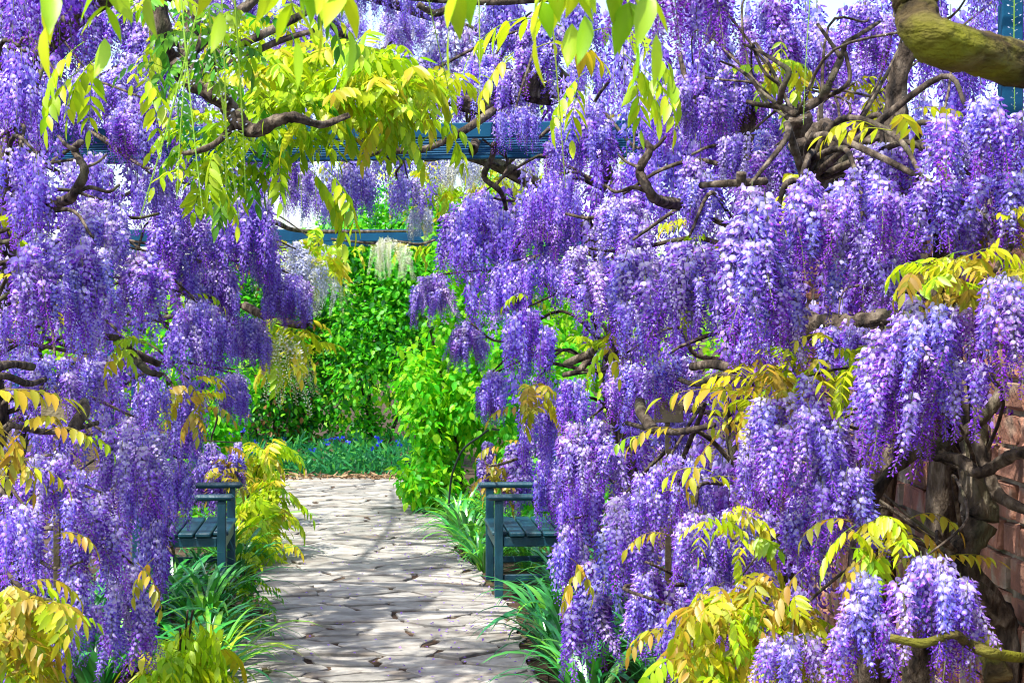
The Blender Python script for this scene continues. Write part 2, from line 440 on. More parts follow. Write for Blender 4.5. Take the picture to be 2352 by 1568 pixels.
# ------------------------------------------------------------------ wisteria: racemes
def floret_open(rs, cb, ck, hi=True):
    parts = []
    k = 8 if hi else 5
    a = np.arange(k) / k * 2 * math.pi
    wv = 1 + 0.12 * np.cos(2 * a)
    rim = np.stack([0.0125 - 0.0045 * np.cos(a) - 0.001 * np.abs(np.sin(a)), 0.0105 * np.sin(a) * wv, 0.0055 + 0.0100 * np.cos(a)], 1)
    V = np.concatenate([[[0.0150, 0, 0.004]], rim]); T = [(0, 1 + i, 1 + (i + 1) % k) for i in range(k)]
    c = np.tile(cb, (len(V), 1)).astype(float); c[0] = np.array(cb) * 0.55 + np.array([.40, .38, .28]) if hi else cb
    parts.append((V, T, c))
    j = 5 if hi else 3
    a = np.arange(j) / j * 2 * math.pi + 0.3
    ring = np.stack([np.full(j, 0.021), 0.0058 * np.cos(a), -0.001 + 0.0052 * np.sin(a)], 1)
    V = np.concatenate([[[0.0125, 0, 0.001]], ring, [[0.033, 0, -0.006]]])
    T = [(0, 1 + (i + 1) % j, 1 + i) for i in range(j)] + [(j + 1, 1 + i, 1 + (i + 1) % j) for i in range(j)]
    cc = np.tile(ck, (len(V), 1)).astype(float); cc[-1] *= 0.7
    parts.append((V, T, cc))
    return merge(parts)
def floret_bud(ck, hi=True):
    j = 5 if hi else 3
    a = np.arange(j) / j * 2 * math.pi
    ring = np.stack([np.full(j, 0.020), 0.0052 * np.cos(a), 0.0048 * np.sin(a)], 1)
    V = np.concatenate([[[0.010, 0, 0]], ring, [[0.032, 0, 0.001]]])
    T = [(0, 1 + (i + 1) % j, 1 + i) for i in range(j)] + [(j + 1, 1 + i, 1 + (i + 1) % j) for i in range(j)]
    c = np.tile(ck, (len(V), 1)).astype(float); c[0] *= 0.5
    return V, np.array(T), c
PAL = {  # banner, keel, bud, faded banner
    'purple': ((0.38, 0.26, 0.90), (0.27, 0.08, 0.70), (0.22, 0.035, 0.48), (0.78, 0.70, 0.92)),
    'blue':   ((0.40, 0.35, 0.93), (0.26, 0.14, 0.78), (0.21, 0.05, 0.55), (0.80, 0.76, 0.95)),
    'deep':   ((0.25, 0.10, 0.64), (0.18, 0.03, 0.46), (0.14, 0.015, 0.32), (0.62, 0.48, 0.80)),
    'faded':  ((0.58, 0.48, 0.88), (0.40, 0.22, 0.74), (0.24, 0.08, 0.52), (0.86, 0.78, 0.88)),
    'white':  ((0.86, 0.88, 0.76), (0.80, 0.80, 0.62), (0.72, 0.76, 0.42), (0.88, 0.88, 0.84)),
    'ice':    ((0.66, 0.70, 0.94), (0.50, 0.52, 0.86), (0.62, 0.66, 0.62), (0.88, 0.88, 0.94)),
}
LR = 0.34
def raceme_mesh(kind, seed, hi=True, open_to=0.62, n=None, thin=1.0, as_mesh=True):
    rs = np.random.RandomState(seed)
    B, K, U, Fd = [np.array(c) for c in PAL[kind]]
    n = int((n or 84) * 1.02) if hi else 46
    parts = []; mult = 1.10 if hi else 1.38
    bend = rs.uniform(-.06, .06, 2)
    for i in range(n):
        t = (i + 0.3) / n
        t = t ** 1.05
        ang = i * 2.39996 + rs.uniform(-.4, .4)
        ax = np.array([bend[0] * t * t, bend[1] * t * t, -LR * t])
        ped = (0.013 * (1 - t) ** 0.8 + 0.002) * thin * rs.uniform(.7, 1.25)
        tt = t + rs.uniform(-.08, .08)
        s = (1.12 - 0.58 * t) * rs.uniform(.85, 1.15) * mult
        o = np.array([math.cos(ang), math.sin(ang), 0])
        if tt < open_to:
            fade = max(0, 1 - tt / 0.22) * rs.uniform(0.0, 0.8)
            cb = (B * (1 - fade) + Fd * fade) * rs.uniform(.82, 1.18); ck = (K * (1 - .4 * fade) + Fd * .4 * fade) * rs.uniform(.75, 1.3)
            V, T, C = floret_open(rs, np.clip(cb, 0, .95), np.clip(ck, 0, .95), hi)
            droop = rs.uniform(-.75, .15)
        else:
            V, T, C = floret_bud(np.clip(U * rs.uniform(.75, 1.5) + K * .25, 0, .9), hi)
            droop = rs.uniform(-1.15, -.45)
        D = o * math.cos(droop) + np.array([0, 0, math.sin(droop)])
        Fm = frames(D[None], np.array([[0, 0, 1.0]]))[0]
        rl = rs.uniform(-.5, .5); ry = np.array([[1, 0, 0], [0, math.cos(rl), -math.sin(rl)], [0, math.sin(rl), math.cos(rl)]])
        V = (Fm @ ry @ (V * s).T).T + ax + D * ped
        parts.append((V, T, C))
        if hi:   # flower stalk
            p0, p1 = ax, ax + D * (ped + 0.012 * s); wv = np.array([0, 0, 0.0011])
            parts.append((np.array([p0 + wv, p0 - wv, p1]), [(0, 1, 2)], (0.30, 0.22, 0.30)))
    V, T = tube([(0, 0, 0.02), (bend[0] * .25, bend[1] * .25, -LR * .5), (bend[0], bend[1], -LR * 1.02)], [0.0022, 0.0018, 0.001], 3, 3, 0)
    parts.append((V, T, (0.26, 0.30, 0.12)))
    V, T, C = merge(parts)
    return tri_mesh('raceme_' + kind, V, T, M['petal'], C) if as_mesh else (V, T, C)
RAC = {k: [raceme_mesh(k, 100 + 7 * i + len(k) * 13, True, o, n_, th) for i, (o, n_, th) in enumerate(v)] for k, v in {
    'purple': [(.62, 84, 1), (.55, 92, 1.1), (.75, 78, .9), (.45, 84, 1), (.66, 96, 1.15)],
    'blue': [(.7, 84, 1.05), (.8, 92, 1.1), (.62, 84, 1)],
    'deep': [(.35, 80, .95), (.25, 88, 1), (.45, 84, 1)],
    'faded': [(.95, 84, 1.0), (.9, 92, 1.1), (.8, 80, 1)],
    'ice': [(.7, 70, 1.1), (.55, 64, 1.0)],
}.items()}
def slender_mesh(seed, bud, n=46, stalk=(0.34, 0.52, 0.05), ped=0.014, sz=0.42, name='raceme_slender'):
    """young raceme: long bare stalk with small buds on thread-like pedicels"""
    rs = np.random.RandomState(seed); parts = []
    for i in range(n):
        t = (i + .5) / n; ang = i * 2.39996
        ax = np.array([0, 0, -LR * t]); dr = rs.uniform(.0, .7)
        D = np.array([math.cos(ang) * math.cos(dr), math.sin(ang) * math.cos(dr), math.sin(dr)])
        pd = ped * (1.15 - .8 * t) * rs.uniform(.7, 1.2); s = sz * (1.2 - .7 * t) * rs.uniform(.8, 1.2)
        V, T, C = floret_bud(np.array(bud) * rs.uniform(.85, 1.1), False)
        Fm = frames(D[None], np.array([[0, 0, 1.0]]))[0]
        parts.append(((Fm @ (V * s).T).T + ax + D * (pd - .008 * s), T, C))
        wv = np.array([0, 0, .0009]); parts.append((np.array([ax + wv, ax - wv, ax + D * pd]), [(0, 1, 2)], stalk))
    V, T = tube([(0, 0, .03), (0.003, 0, -LR * .5), (0, 0.003, -LR)], [.002, .0016, .0008], 4, 3, 0)
    parts.append((V, T, stalk)); V, T, C = merge(parts)
    return tri_mesh(name, V, T, M['petal'], np.clip(C, 0, .95))
RAC['bud'] = [slender_mesh(3, (.62, .68, .80)), slender_mesh(4, (.58, .66, .72), 40)]
RAC['white'] = [slender_mesh(5, (.92, .91, .76), 90, (.55, .65, .2), .012, .85), slender_mesh(6, (.93, .91, .80), 76, (.55, .65, .2), .013, .9)]
LOW = {k: [raceme_mesh(k, 300 + 5 * i + len(k), False, o, None, 1.0, False) for i, o in enumerate((.6, .75))] for k in PAL}

# ------------------------------------------------------------------ leaves
def leaflet_geo(width=0.165, curl=0.10, fold=0.22):
    xs = [0, .16, .38, .62, .84, 1.0]; ws = [0.015, .72, 1.0, .84, .38, 0.0]
    V = []
    for x, w_ in zip(xs, ws):
        z = -curl * x * x
        y = width * w_
        V += [(x, y, z + fold * y), (x, 0, z), (x, -y, z + fold * y)]
    T = []
    for i in range(len(xs) - 1):
        a, b = 3 * i, 3 * i + 3
        T += [(a, a + 1, b + 1), (a, b + 1, b), (a + 1, a + 2, b + 2), (a + 1, b + 2, b + 1)]
    return np.array(V), np.array(T)
LG = leaflet_geo()
LEAFCOL = {'lime': ((.40, .60, .008), (.50, .66, .010), (.31, .53, .008)), 'bronze': ((.44, .36, .020), (.48, .33, .03), (.38, .40, .025)),
           'gold': ((.52, .52, .012), (.48, .56, .012), (.54, .46, .015)), 'green': ((.10, .34, .015), (.16, .42, .02), (.07, .28, .02))}
LEAFLET = {}
for k, cs in LEAFCOL.items():
    LEAFLET[k] = []
    for i, c in enumerate(cs):
        V, T = leaflet_geo(.15 + .025 * i, .10 + .08 * i, .15 + .12 * i)
        cc = np.tile(np.array(c), (len(V), 1)); cc[1::3] *= np.array([1.12, 1.06, 1.0])
        LEAFLET[k].append(tri_mesh('leaflet_' + k, V, T, M['leaf'], np.clip(cc, 0, .9), True))
def rachis(p0, p1, L=0.24, n=24):
    """arching midrib in the xz plane: pitch runs from p0 to p1 (degrees)"""
    t = np.linspace(0, 1, n); a = np.radians(p0 + (p1 - p0) * t)
    x = np.concatenate([[0], np.cumsum(np.cos(a[:-1]) * L / (n - 1))]); z = np.concatenate([[0], np.cumsum(np.sin(a[:-1]) * L / (n - 1))])
    return np.stack([x, np.zeros(n), z], 1), np.stack([np.cos(a), np.zeros(n), np.sin(a)], 1)
FORMS = {'arch': (28, -62), 'hang': (-35, -86), 'flat': (14, -22), 'drop': (-70, -92)}
def compound(form, seed, pairs=5, ll=0.066, droop=0.55):
    rs = np.random.RandomState(seed); C, Tn = rachis(*FORMS[form]); out = []
    n = len(C)
    for i in range(pairs):
        k = int(n * (0.22 + 0.74 * i / pairs))
        for s in (-1, 1):
            d = 0.45 * Tn[k] + np.array([0, s * rs.uniform(.6, .95), 0]) + np.array([0, 0, -droop * rs.uniform(.5, 1.5)])
            out.append((C[k], d, ll * rs.uniform(.82, 1.1) * (0.78 + .5 * math.sin(math.pi * (i + 1) / (pairs + 1)))))
    out.append((C[-1], Tn[-1] + np.array([0, rs.uniform(-.2, .2), -.15]), ll * 1.1))
    P = np.array([o[0] for o in out]); D = np.array([o[1] for o in out]); Lh = np.array([o[2] for o in out])
    up = np.array([0.35, 0, 1.0]) + rs.randn(len(D), 3) * .25
    Fm = frames(D, up)
    return C, P, Fm, Lh
def compound_mesh(form, seed, colour, pairs=5, ll=0.066, droop=.55):
    C, P, Fm, Lh = compound(form, seed, pairs, ll, droop); rs = np.random.RandomState(seed + 5)
    cs = np.array(LEAFCOL[colour]); pick = cs[rs.randint(0, 3, len(P))] * rs.uniform(.85, 1.15, (len(P), 1))
    V, T, Cc = scatter(LG[0], LG[1], np.ones((len(LG[0]), 3)), Fm * Lh[:, None, None], P, pick)
    Vt, Tt = tube(C[::6], [.0016, .001], 3, 2, 0)
    V, T, Cc = merge([(V, T, Cc), (Vt, Tt, np.array(cs[0]) * .7)])
    return tri_mesh('compound_leaf_' + colour, V, T, M['leaf'], np.clip(Cc, 0, .9), True)
CL = {}
def leaf_variant(colour, form, rs):
    key = (colour, form)
    if key not in CL: CL[key] = [compound_mesh(form, 40 + i * 3, colour, 4 + i % 3, .062 + .006 * i, .4 + .2 * i) for i in range(3)]
    return CL[key][rs.randint(3)]
RACH = {}

class Vine:
    """one wisteria plant: trunk, branches, hanging flower racemes, compound leaves"""
    def __init__(self, base, label, seed, trunk=None, group='wisteria vines trained over the path', r0=.06, name='wisteria_vine', mat='bark'):
        self.rs = np.random.RandomState(seed); self.base = Vector(base)
        self.root = tag(empty(name, base), label, 'vine', group)
        self.nr = self.nl = 0; self.low = []; self.trunk = None; self.mat = mat; self.twig = .008
        if trunk:
            pts = [Vector(p) - self.base for p in trunk]
            V, T = tube(pts, [r0, r0 * .8, r0 * .55], 20, 12, .2, rs=self.rs)
            link('trunk', tri_mesh('trunk', V, T, M[mat], smooth=True), self.root)
            self.trunk = [Vector(c) for c in spline(pts, 6)]
    def branch(self, pts, r, mat=None, sides=7, rough=.16, name='branch', n=6):
        P = [Vector(p) - self.base for p in pts]
        V, T = tube(P, r, sides, n, rough, rs=self.rs)
        return link(name, tri_mesh('branch', V, T, M[mat or self.mat], smooth=True), self.root)
    def ubranch(self, uvd, thick, mat=None, rough=.16):
        """branch given by picture points (u, v, d) and thickness on that sheet"""
        rs = self.rs
        pts = [at(u, v, d + rs.uniform(-.05, .05)) for u, v, d in uvd]
        r = [um(t_, uvd[0][2]) / 2 for t_ in thick]
        return self.branch(pts, r, mat, 30 if thick[0] > 55 else (18 if thick[0] > 24 else 8), rough, n=14 if thick[0] > 24 else 6)
    def reach(self, p, r=None):
        """a thin wiggly branch from the trunk to p"""
        if not self.trunk: return
        r = r or self.twig
        q = Vector(p) - self.base
        c = min(self.trunk, key=lambda a: (a - q).length + max(0, a.z - q.z) * .4)
        d = q - c; k = self.rs.randn(2, 3) * d.length * .09
        mid1 = c + d * .35 + Vector(k[0]) + Vector((0, 0, .08)); mid2 = c + d * .7 + Vector(k[1]) + Vector((0, 0, .08))
        V, T = tube([c, mid1, mid2, q], [r * 1.6, r * 1.2, r, r * .6], 6, 5, .15, rs=self.rs)
        link('branch', tri_mesh('branch', V, T, M[self.mat], smooth=True), self.root)
    def raceme(self, p, length, kind, wid=1.0, tilt=.12):
        rs = self.rs
        s = length / LR
        if self.nr >= 300:
            V, T, C = LOW[kind if kind in LOW else 'purple'][rs.randint(2)]
            self.low.append((V * s + np.array(Vector(p) - self.base), T, C)); return
        self.nr += 1
        me = RAC[kind][rs.randint(len(RAC[kind]))]
        link('raceme', me, self.root, Vector(p) - self.base, (rs.randn() * tilt, rs.randn() * tilt, rs.rand() * 6.28), (s * wid, s * wid, s))
    def clump(self, u0, u1, v0, v1, d, kinds=('purple', 'purple', 'blue', 'purple', 'faded'), dens=1.0, reach=True, ln=(.38, .66)):
        rs = self.rs
        W, H = um(u1 - u0, d), um(v1 - v0, d); c = at((u0 + u1) / 2, v0, d)
        n = int(max(7, min(46, W * H * 215 * dens + 4)))
        if reach: self.reach(c + Vector((0, 0.05, -.02)))
        for i in range(n):
            r_, a = math.sqrt(rs.rand()), rs.rand() * 6.28
            x, y = r_ * math.cos(a), r_ * math.sin(a)
            tier = rs.rand() ** 1.3
            L = max(min(.17, H), min(.44, H * rs.uniform(*ln)))
            top = -H * (.30 * r_ * r_ + max(0, tier * (1 - L / H)) * (.3 + .7 * r_))
            top = max(top, -1.06 * H + L)
            k = kinds[rs.randint(len(kinds))]
            if tier < .22 and rs.rand() < .4 and 'white' not in kinds: k = 'faded'  # tops paler than lower tiers: pale flowers, plus sunlight put into the colour
            elif tier > .6 and k == 'faded': k = 'purple'
            p = c + Vector((x * W * .41, y * max(W, .16) * .5 - (.06 if tier > .4 else 0), top))
            self.raceme(p, L, k, rs.uniform(.8, 1.15) * (0.92 if L > .32 else 1.22), .17)
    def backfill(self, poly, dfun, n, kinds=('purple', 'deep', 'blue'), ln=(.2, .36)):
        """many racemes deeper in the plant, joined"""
        rs = self.rs; poly = np.array(poly, dtype=float)
        lo, hi = poly.min(0), poly.max(0); k = 0; tries = 0
        while k < n and tries < n * 20:
            tries += 1
            u, v = lo + rs.rand(2) * (hi - lo)
            ins = False; j = len(poly) - 1
            for i in range(len(poly)):
                if (poly[i, 1] > v) != (poly[j, 1] > v) and u < (poly[j, 0] - poly[i, 0]) * (v - poly[i, 1]) / (poly[j, 1] - poly[i, 1]) + poly[i, 0]: ins = not ins
                j = i
            if not ins: continue
            k += 1
            p = np.array(at(u, v, dfun(u, v) + rs.uniform(-.1, .9)) - self.base)
            V, T, C = LOW[kinds[rs.randint(len(kinds))]][rs.randint(2)]
            a = rs.rand() * 6.28; Rz = np.array([[math.cos(a), -math.sin(a), 0], [math.sin(a), math.cos(a), 0], [0, 0, 1]])
            self.low.append(((Rz @ (V * rs.uniform(*ln) / LR).T).T + p, T, C))
    def spray(self, u, v, d, colour='lime', form='hang', yaw=0., sc=1.0, pairs=5, droop=.55):
        """one compound leaf with its leaflets as separate pieces; yaw 0 = towards +x"""
        rs = self.rs; p = at(u, v, d)
        C, P, Fm, Lh = compound(form, rs.randint(10000), pairs, .066, droop)
        key = (form, colour)
        if key not in RACH:
            V, T = tube(C[::4], [.0017, .0015, .0008], 4, 2, 0); RACH[key] = tri_mesh('leaf_stalk', V, T, M['leaf'], np.tile(np.array(LEAFCOL[colour][0]) * .75, (len(V), 1)), True)
        st = link('compound_leaf', RACH[key], self.root, p - self.base, (0, 0, R(yaw)), (sc, sc, sc))
        for i in range(len(P)):
            m4 = Matrix(Fm[i].tolist()).to_quaternion()
            lf = link('leaflet', LEAFLET[colour][rs.randint(3)], st, P[i]); lf.rotation_mode = 'QUATERNION'; lf.rotation_quaternion = m4
            lf.scale = (Lh[i], Lh[i], Lh[i])
    def leaves(self, u0, u1, v0, v1, d, n, colour='lime', forms=('arch', 'hang', 'flat'), sc=(.7, 1.1), thick=.35, yaws=None):
        """a mass of compound leaves inside an ellipse"""
        rs = self.rs
        for i in range(n):
            r_, a = rs.rand() ** .5, rs.rand() * 6.28
            u = (u0 + u1) / 2 + (u1 - u0) / 2 * r_ * math.cos(a); v = (v0 + v1) / 2 + (v1 - v0) / 2 * r_ * math.sin(a)
            dd = d + rs.uniform(-.5, .5) * thick
            col = colour if isinstance(colour, str) else colour[rs.randint(len(colour))]
            yaw = rs.rand() * 360 if yaws is None else rs.uniform(*yaws)
            s = rs.uniform(*sc)
            self.nl += 1
            link('compound_leaf', leaf_variant(col, forms[rs.randint(len(forms))], rs), self.root, at(u, v, dd) - self.base, (rs.randn() * .2, rs.randn() * .2, R(yaw)), (s, s, s))
    def done(self):
        if self.low:
            V, T, C = merge(self.low)
            tag(link('inner_blossom', tri_mesh('inner_blossom', V, T, M['petal'], C), self.root), kind='stuff')
        print(self.root['label'][:40], self.nr, self.nl, len(self.low))

# ------------------------------------------------------------------ the flowering walls
WALL = [  # flower mounds on the bench side walls: u0, u1, v0, v1, distance (the two walls of the walk are planted alike)
    (1000, 1220, 430, 640, 9.3), (940, 1050, 622, 745, 9.6), (1030, 1125, 730, 850, 9.6), (1090, 1172, 850, 968, 9.8),
    (1098, 1140, 1010, 1130, 11.7), (1140, 1225, 1010, 1180, 11.6), (1180, 1340, 440, 620, 8.5), (1230, 1430, 220, 400, 7.7),
    (1455, 1600, 185, 350, 7.4), (1370, 1540, 350, 520, 7.2), (1180, 1390, 380, 540, 8.0), (1100, 1240, 590, 750, 9.0),
    (1130, 1295, 690, 870, 8.4), (1270, 1360, 850, 1000, 7.6), (1180, 1290, 860, 1030, 8.4), (1260, 1450, 950, 1170, 7.0),
    (1185, 1280, 950, 1085, 8.6), (1212, 1290, 1050, 1205, 8.8), (1265, 1400, 1060, 1230, 7.3), (1262, 1350, 1185, 1372, 7.1),
    (1530, 1640, 340, 560, 6.3), (1340, 1520, 440, 640, 6.9), (1390, 1520, 540, 795, 6.2), (1500, 1660, 520, 775, 5.9),
    (1270, 1400, 560, 760, 6.9), (1370, 1500, 800, 965, 6.7), (1470, 1610, 800, 955, 6.4), (1440, 1650, 1030, 1240, 5.8),
    (1360, 1520, 1120, 1345, 6.3), (1540, 1664, 1150, 1335, 5.4), (1420, 1550, 1280, 1510, 5.9), (1290, 1430, 1290, 1545, 6.4),
    (1480, 1610, 1380, 1600, 5.5), (1570, 1664, 90, 330, 6.6), (1420, 1500, 690, 830, 6.5), (1480, 1600, 950, 1060, 6.6),
]
MIR = lambda u: 1664 - u
def wall_pair(vf, vb, mirror):
    for (u0, u1, v0, v1, d) in WALL:
        if mirror: u0, u1 = MIR(u1), MIR(u0)
        v = vf if d < 7.05 else vb
        jit = v.rs.uniform(-9, 9, 2) if v1 < 1000 and d < 9.2 else (0, 0)
        k = ('purple', 'purple', 'blue', 'blue', 'purple', 'deep')
        if v.rs.rand() < .22: k = ('faded', 'purple', 'faded', 'blue')
        v.clump(u0 + jit[0], u1 + jit[0], v0 + jit[1], v1 + jit[1], d, k, dens=1.1 if d < 7.05 else (1.5 if d < 9 else 2.2))
    back = [(1230, 180), (1664, 100), (1664, 1568), (1330, 1568), (1290, 1380), (1275, 1200), (1250, 1040), (1200, 960), (1150, 800), (1010, 700), (1010, 470), (1180, 420)]
    if mirror: back = [(MIR(a), b) for a, b in back]
    dep = lambda u, v_: (10.2 - ((MIR(u) if mirror else u) - 960) * .0046) + .25
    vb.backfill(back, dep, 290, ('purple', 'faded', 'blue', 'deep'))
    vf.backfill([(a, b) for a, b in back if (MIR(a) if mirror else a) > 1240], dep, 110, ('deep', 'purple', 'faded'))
    # leaf sprays and branches of the same wall
    m_ = (lambda u: MIR(u)) if mirror else (lambda u: u)
    ya = (lambda a: 180 - a) if mirror else (lambda a: a)
    for (u, v_, d, col, form, yaw, sc, pr) in [
        (1470, 95, 5.0, 'lime', 'hang', -15, .95, 6), (1430, 120, 5.0, 'lime', 'hang', 15, .95, 6), (1345, 165, 5.0, 'lime', 'hang', 200, .85, 5), (1450, 150, 5.1, 'lime', 'hang', 70, .9, 5), (1330, 180, 5.05, 'lime', 'hang', 100, .85, 5), (1480, 160, 5.0, 'lime', 'hang', -40, .9, 5),
        (1700, 902, 4.6, 'bronze', 'flat', 182, .9, 4), (1650, 1000, 5.0, 'bronze', 'hang', 200, .8, 4), (1560, 990, 5.6, 'bronze', 'arch', 190, .8, 5), (1500, 1010, 5.9, 'lime', 'arch', 185, .7, 4),
        (1640, 1085, 5.2, 'gold', 'arch', 170, .8, 4), (1610, 1100, 5.2, 'gold', 'flat', 10, .7, 4), (1520, 1130, 5.7, 'gold', 'arch', 10, .6, 4), (1540, 1230, 5.6, 'bronze', 'arch', 190, .7, 5),
        (1380, 780, 6.2, 'gold', 'hang', 30, .7, 4), (1400, 785, 6.2, 'lime', 'hang', 160, .7, 4), (1350, 1290, 6.0, 'bronze', 'hang', 200, .8, 5), (1310, 1280, 6.0, 'bronze', 'hang', 20, .7, 4),
        (1240, 870, 8.0, 'bronze', 'hang', 200, .8, 4), (1235, 890, 7.9, 'gold', 'hang', 20, .9, 5), (1200, 940, 8.0, 'bronze', 'arch', 200, .8, 4), (1190, 690, 8.8, 'lime', 'arch', 20, .8, 4),
        (1230, 680, 8.4, 'lime', 'arch', 160, .8, 4), (1160, 1030, 11.4, 'bronze', 'arch', 190, .9, 5), (1140, 1060, 11.5, 'bronze', 'arch', 30, .9, 5), (1170, 1080, 11.5, 'bronze', 'hang', 90, .9, 4)]:
        (vf if d < 7.05 else vb).spray(m_(u), v_, d, col, form, ya(yaw), sc, pr)
    vf.leaves(*sorted((m_(1590), m_(1664))), 470, 690, 6.6, 9, ('gold', 'lime'), sc=(.6, .9))
    vf.leaves(*sorted((m_(1340), m_(1420))), 770, 830, 6.9, 6, ('gold', 'lime'), sc=(.5, .7))
    vb.leaves(*sorted((m_(1200), m_(1260))), 860, 960, 8.0, 12, ('bronze', 'gold'), sc=(.6, .8))
    vb.leaves(*sorted((m_(1110), m_(1180))), 1010, 1130, 11.5, 14, 'bronze', sc=(.7, .9))
    B = lambda pts, th, v=vf, mat=None: v.ubranch([(m_(u), q, d) for u, q, d in pts], th, mat)
    B([(1560, 470, 6.3), (1510, 458, 6.1), (1492, 440, 6.0), (1470, 392, 6.0), (1492, 345, 6.0), (1478, 325, 6.0)], [26, 20, 14])
    B([(1492, 345, 6.0), (1512, 332, 6.0), (1530, 312, 6.05)], [12, 7])
    B([(1492, 440, 6.0), (1455, 430, 6.0), (1415, 440, 6.05), (1390, 424, 6.1)], [13, 9, 6])
    B([(1470, 385, 6.0), (1440, 372, 6.05), (1420, 355, 6.1)], [8, 5])
    B([(1300, 835, 7.4), (1335, 820, 7.3), (1355, 815, 7.3), (1330, 850, 7.2), (1295, 860, 7.3)], [16, 20, 16, 12])
    B([(1355, 815, 7.3), (1385, 780, 7.1), (1420, 772, 7.0)], [18, 14])
    B([(1690, 848, 5.6), (1640, 835, 5.7), (1590, 842, 5.9)], [22, 20])
    B([(1690, 868, 5.5), (1650, 862, 5.6), (1600, 880, 5.9), (1560, 870, 6.2)], [16, 18, 12])
    B([(1640, 975, 5.6), (1560, 990, 5.8), (1500, 985, 6.0), (1440, 970, 6.4)], [14, 17, 12])
    B([(1500, 985, 6.0), (1475, 950, 6.1), (1470, 920, 6.2)], [24, 30, 22])
    B([(1600, 240, 6.5), (1575, 180, 6.6), (1560, 120, 6.7)], [14, 10])
    B([(1190, 690, 8.8), (1160, 660, 9.0), (1130, 630, 9.2)], [14, 10], vb)
    B([(1160, 660, 9.0), (1120, 655, 9.2)], [10, 6], vb)
    B([(1400, 490, 7.0), (1350, 500, 7.2), (1300, 490, 7.3)], [10, 7], vb)
    B([(1230, 590, 8.6), (1205, 600, 8.6)], [12, 8], vb)

v_rb = Vine((0.62, 9.5, 0), 'purple wisteria hanging over the bench next to the bright green shrub', 21, [(0.62, 9.5, 0), (.70, 9.4, .7), (.55, 9.5, 1.4), (.62, 9.3, 2.1), (.45, 9.1, 2.65)])
v_rf = Vine((1.0, 6.9, 0), 'purple wisteria wall between the brick wall and the teal bench', 22, [(1.0, 6.9, 0), (1.05, 6.8, .7), (.92, 6.9, 1.3), (1.0, 6.8, 2.0), (.9, 6.8, 2.7)], r0=.075)
v_lb = Vine((-2.72, 9.5, 0), 'purple wisteria hanging over the bench next to lime yellow foliage', 23, [(-2.72, 9.5, 0), (-2.8, 9.4, .7), (-2.66, 9.5, 1.4), (-2.74, 9.3, 2.1), (-2.5, 9.1, 2.65)])
v_lf = Vine((-2.2, 6.9, 0), 'purple wisteria wall with low tiers trailing into strap leaves, no brick behind', 24, [(-2.2, 6.9, 0), (-2.28, 6.8, .7), (-2.1, 6.9, 1.3), (-2.2, 6.8, 2.0), (-2.05, 6.8, 2.7)], r0=.075)
wall_pair(v_rf, v_rb, False)
wall_pair(v_lf, v_lb, True)
# mounds that only one of the walls has
for c in [(0, 110, 100, 330, 6.5), (0, 70, 330, 470, 6.2), (0, 60, 700, 830, 6.2), (0, 90, 1150, 1330, 5.2), (55, 190, 1370, 1560, 5.5), (30, 130, 340, 560, 6.0)]: v_lf.clump(*c)
v_lf.leaves(-30, 135, 1330, 1590, 4.6, 110, ('bronze', 'gold', 'bronze', 'lime'), sc=(.5, .72), forms=('arch', 'hang'))
v_lf.leaves(-30, 70, 920, 1040, 4.8, 5, 'bronze', sc=(.55, .75), forms=('hang', 'flat'))
for q in [(-30, 905, 4.6, 'bronze', 'flat', 0, .95, 4), (-20, 1075, 5.0, 'gold', 'arch', 5, .7, 4), (60, 1340, 4.7, 'bronze', 'arch', 0, .7, 5)]: v_lf.spray(*q)

# the plant by the brick wall
v_bw = Vine(tuple(at(2270, 1568, 4.75).xy) + (0,), 'big flowered wisteria with thick mossy trunk against the old brick wall', 25,
            [tuple(at(2270, 1568, 4.75).xy) + (0,), at(2310, 1520, 4.75), at(2275, 1390, 4.7), at(2205, 1290, 4.6), at(2250, 1190, 4.6), at(2235, 1090, 4.65), at(2235, 980, 4.75), at(2150, 780, 4.9), at(2090, 520, 4.9), at(2062, 300, 4.85), at(2062, 190, 4.85), at(2110, 60, 4.8)], r0=.048, mat='bark')
BIG = [(1660, 1800, 400, 810, 4.25), (1770, 1920, 390, 640, 4.3), (1860, 2090, 370, 600, 4.3), (1900, 2080, 480, 730, 4.4), (2110, 2360, 225, 430, 4.0), (2180, 2380, 400, 560, 4.0), (2080, 2200, 410, 580, 4.1),
       (1700, 1830, 900, 1160, 4.4), (1790, 1900, 850, 1120, 4.3), (1850, 1990, 960, 1270, 4.3), (1960, 2110, 720, 1060, 3.95), (2050, 2200, 670, 900, 3.8), (2120, 2240, 800, 990, 3.9), (2230, 2370, 600, 900, 3.75),
       (1870, 1990, 730, 880, 5.0), (1900, 2060, 1290, 1580, 3.9), (2020, 2240, 1270, 1500, 3.8), (1720, 1930, 1460, 1600, 4.2), (1650, 1800, 1160, 1300, 5.2), (1550, 1760, 1240, 1400, 5.4), (2000, 2120, 440, 640, 4.6), (1700, 1860, 640, 840, 4.5),
       (1780, 1900, 1130, 1300, 4.8), (2180, 2330, 480, 640, 4.1), (1620, 1760, 1330, 1480, 5.0)]
v_bw.twig = .004
v_up = Vine((1.28, 5.25, 0), 'blue violet wisteria boughs spilling over the top of the old brick wall', 44, [(1.28, 5.25, 0), (1.24, 5.2, .6), (1.3, 5.1, 1.2), at(2180, 640, 5.0), at(2150, 480, 4.9), at(2000, 400, 4.8), at(1850, 420, 4.7)], r0=.05)
for c in BIG:
    (v_up if c[2] < 640 else v_bw).clump(*c, kinds=('blue', 'blue', 'purple', 'blue', 'purple', 'deep'), dens=1.5, ln=(.36, .58))
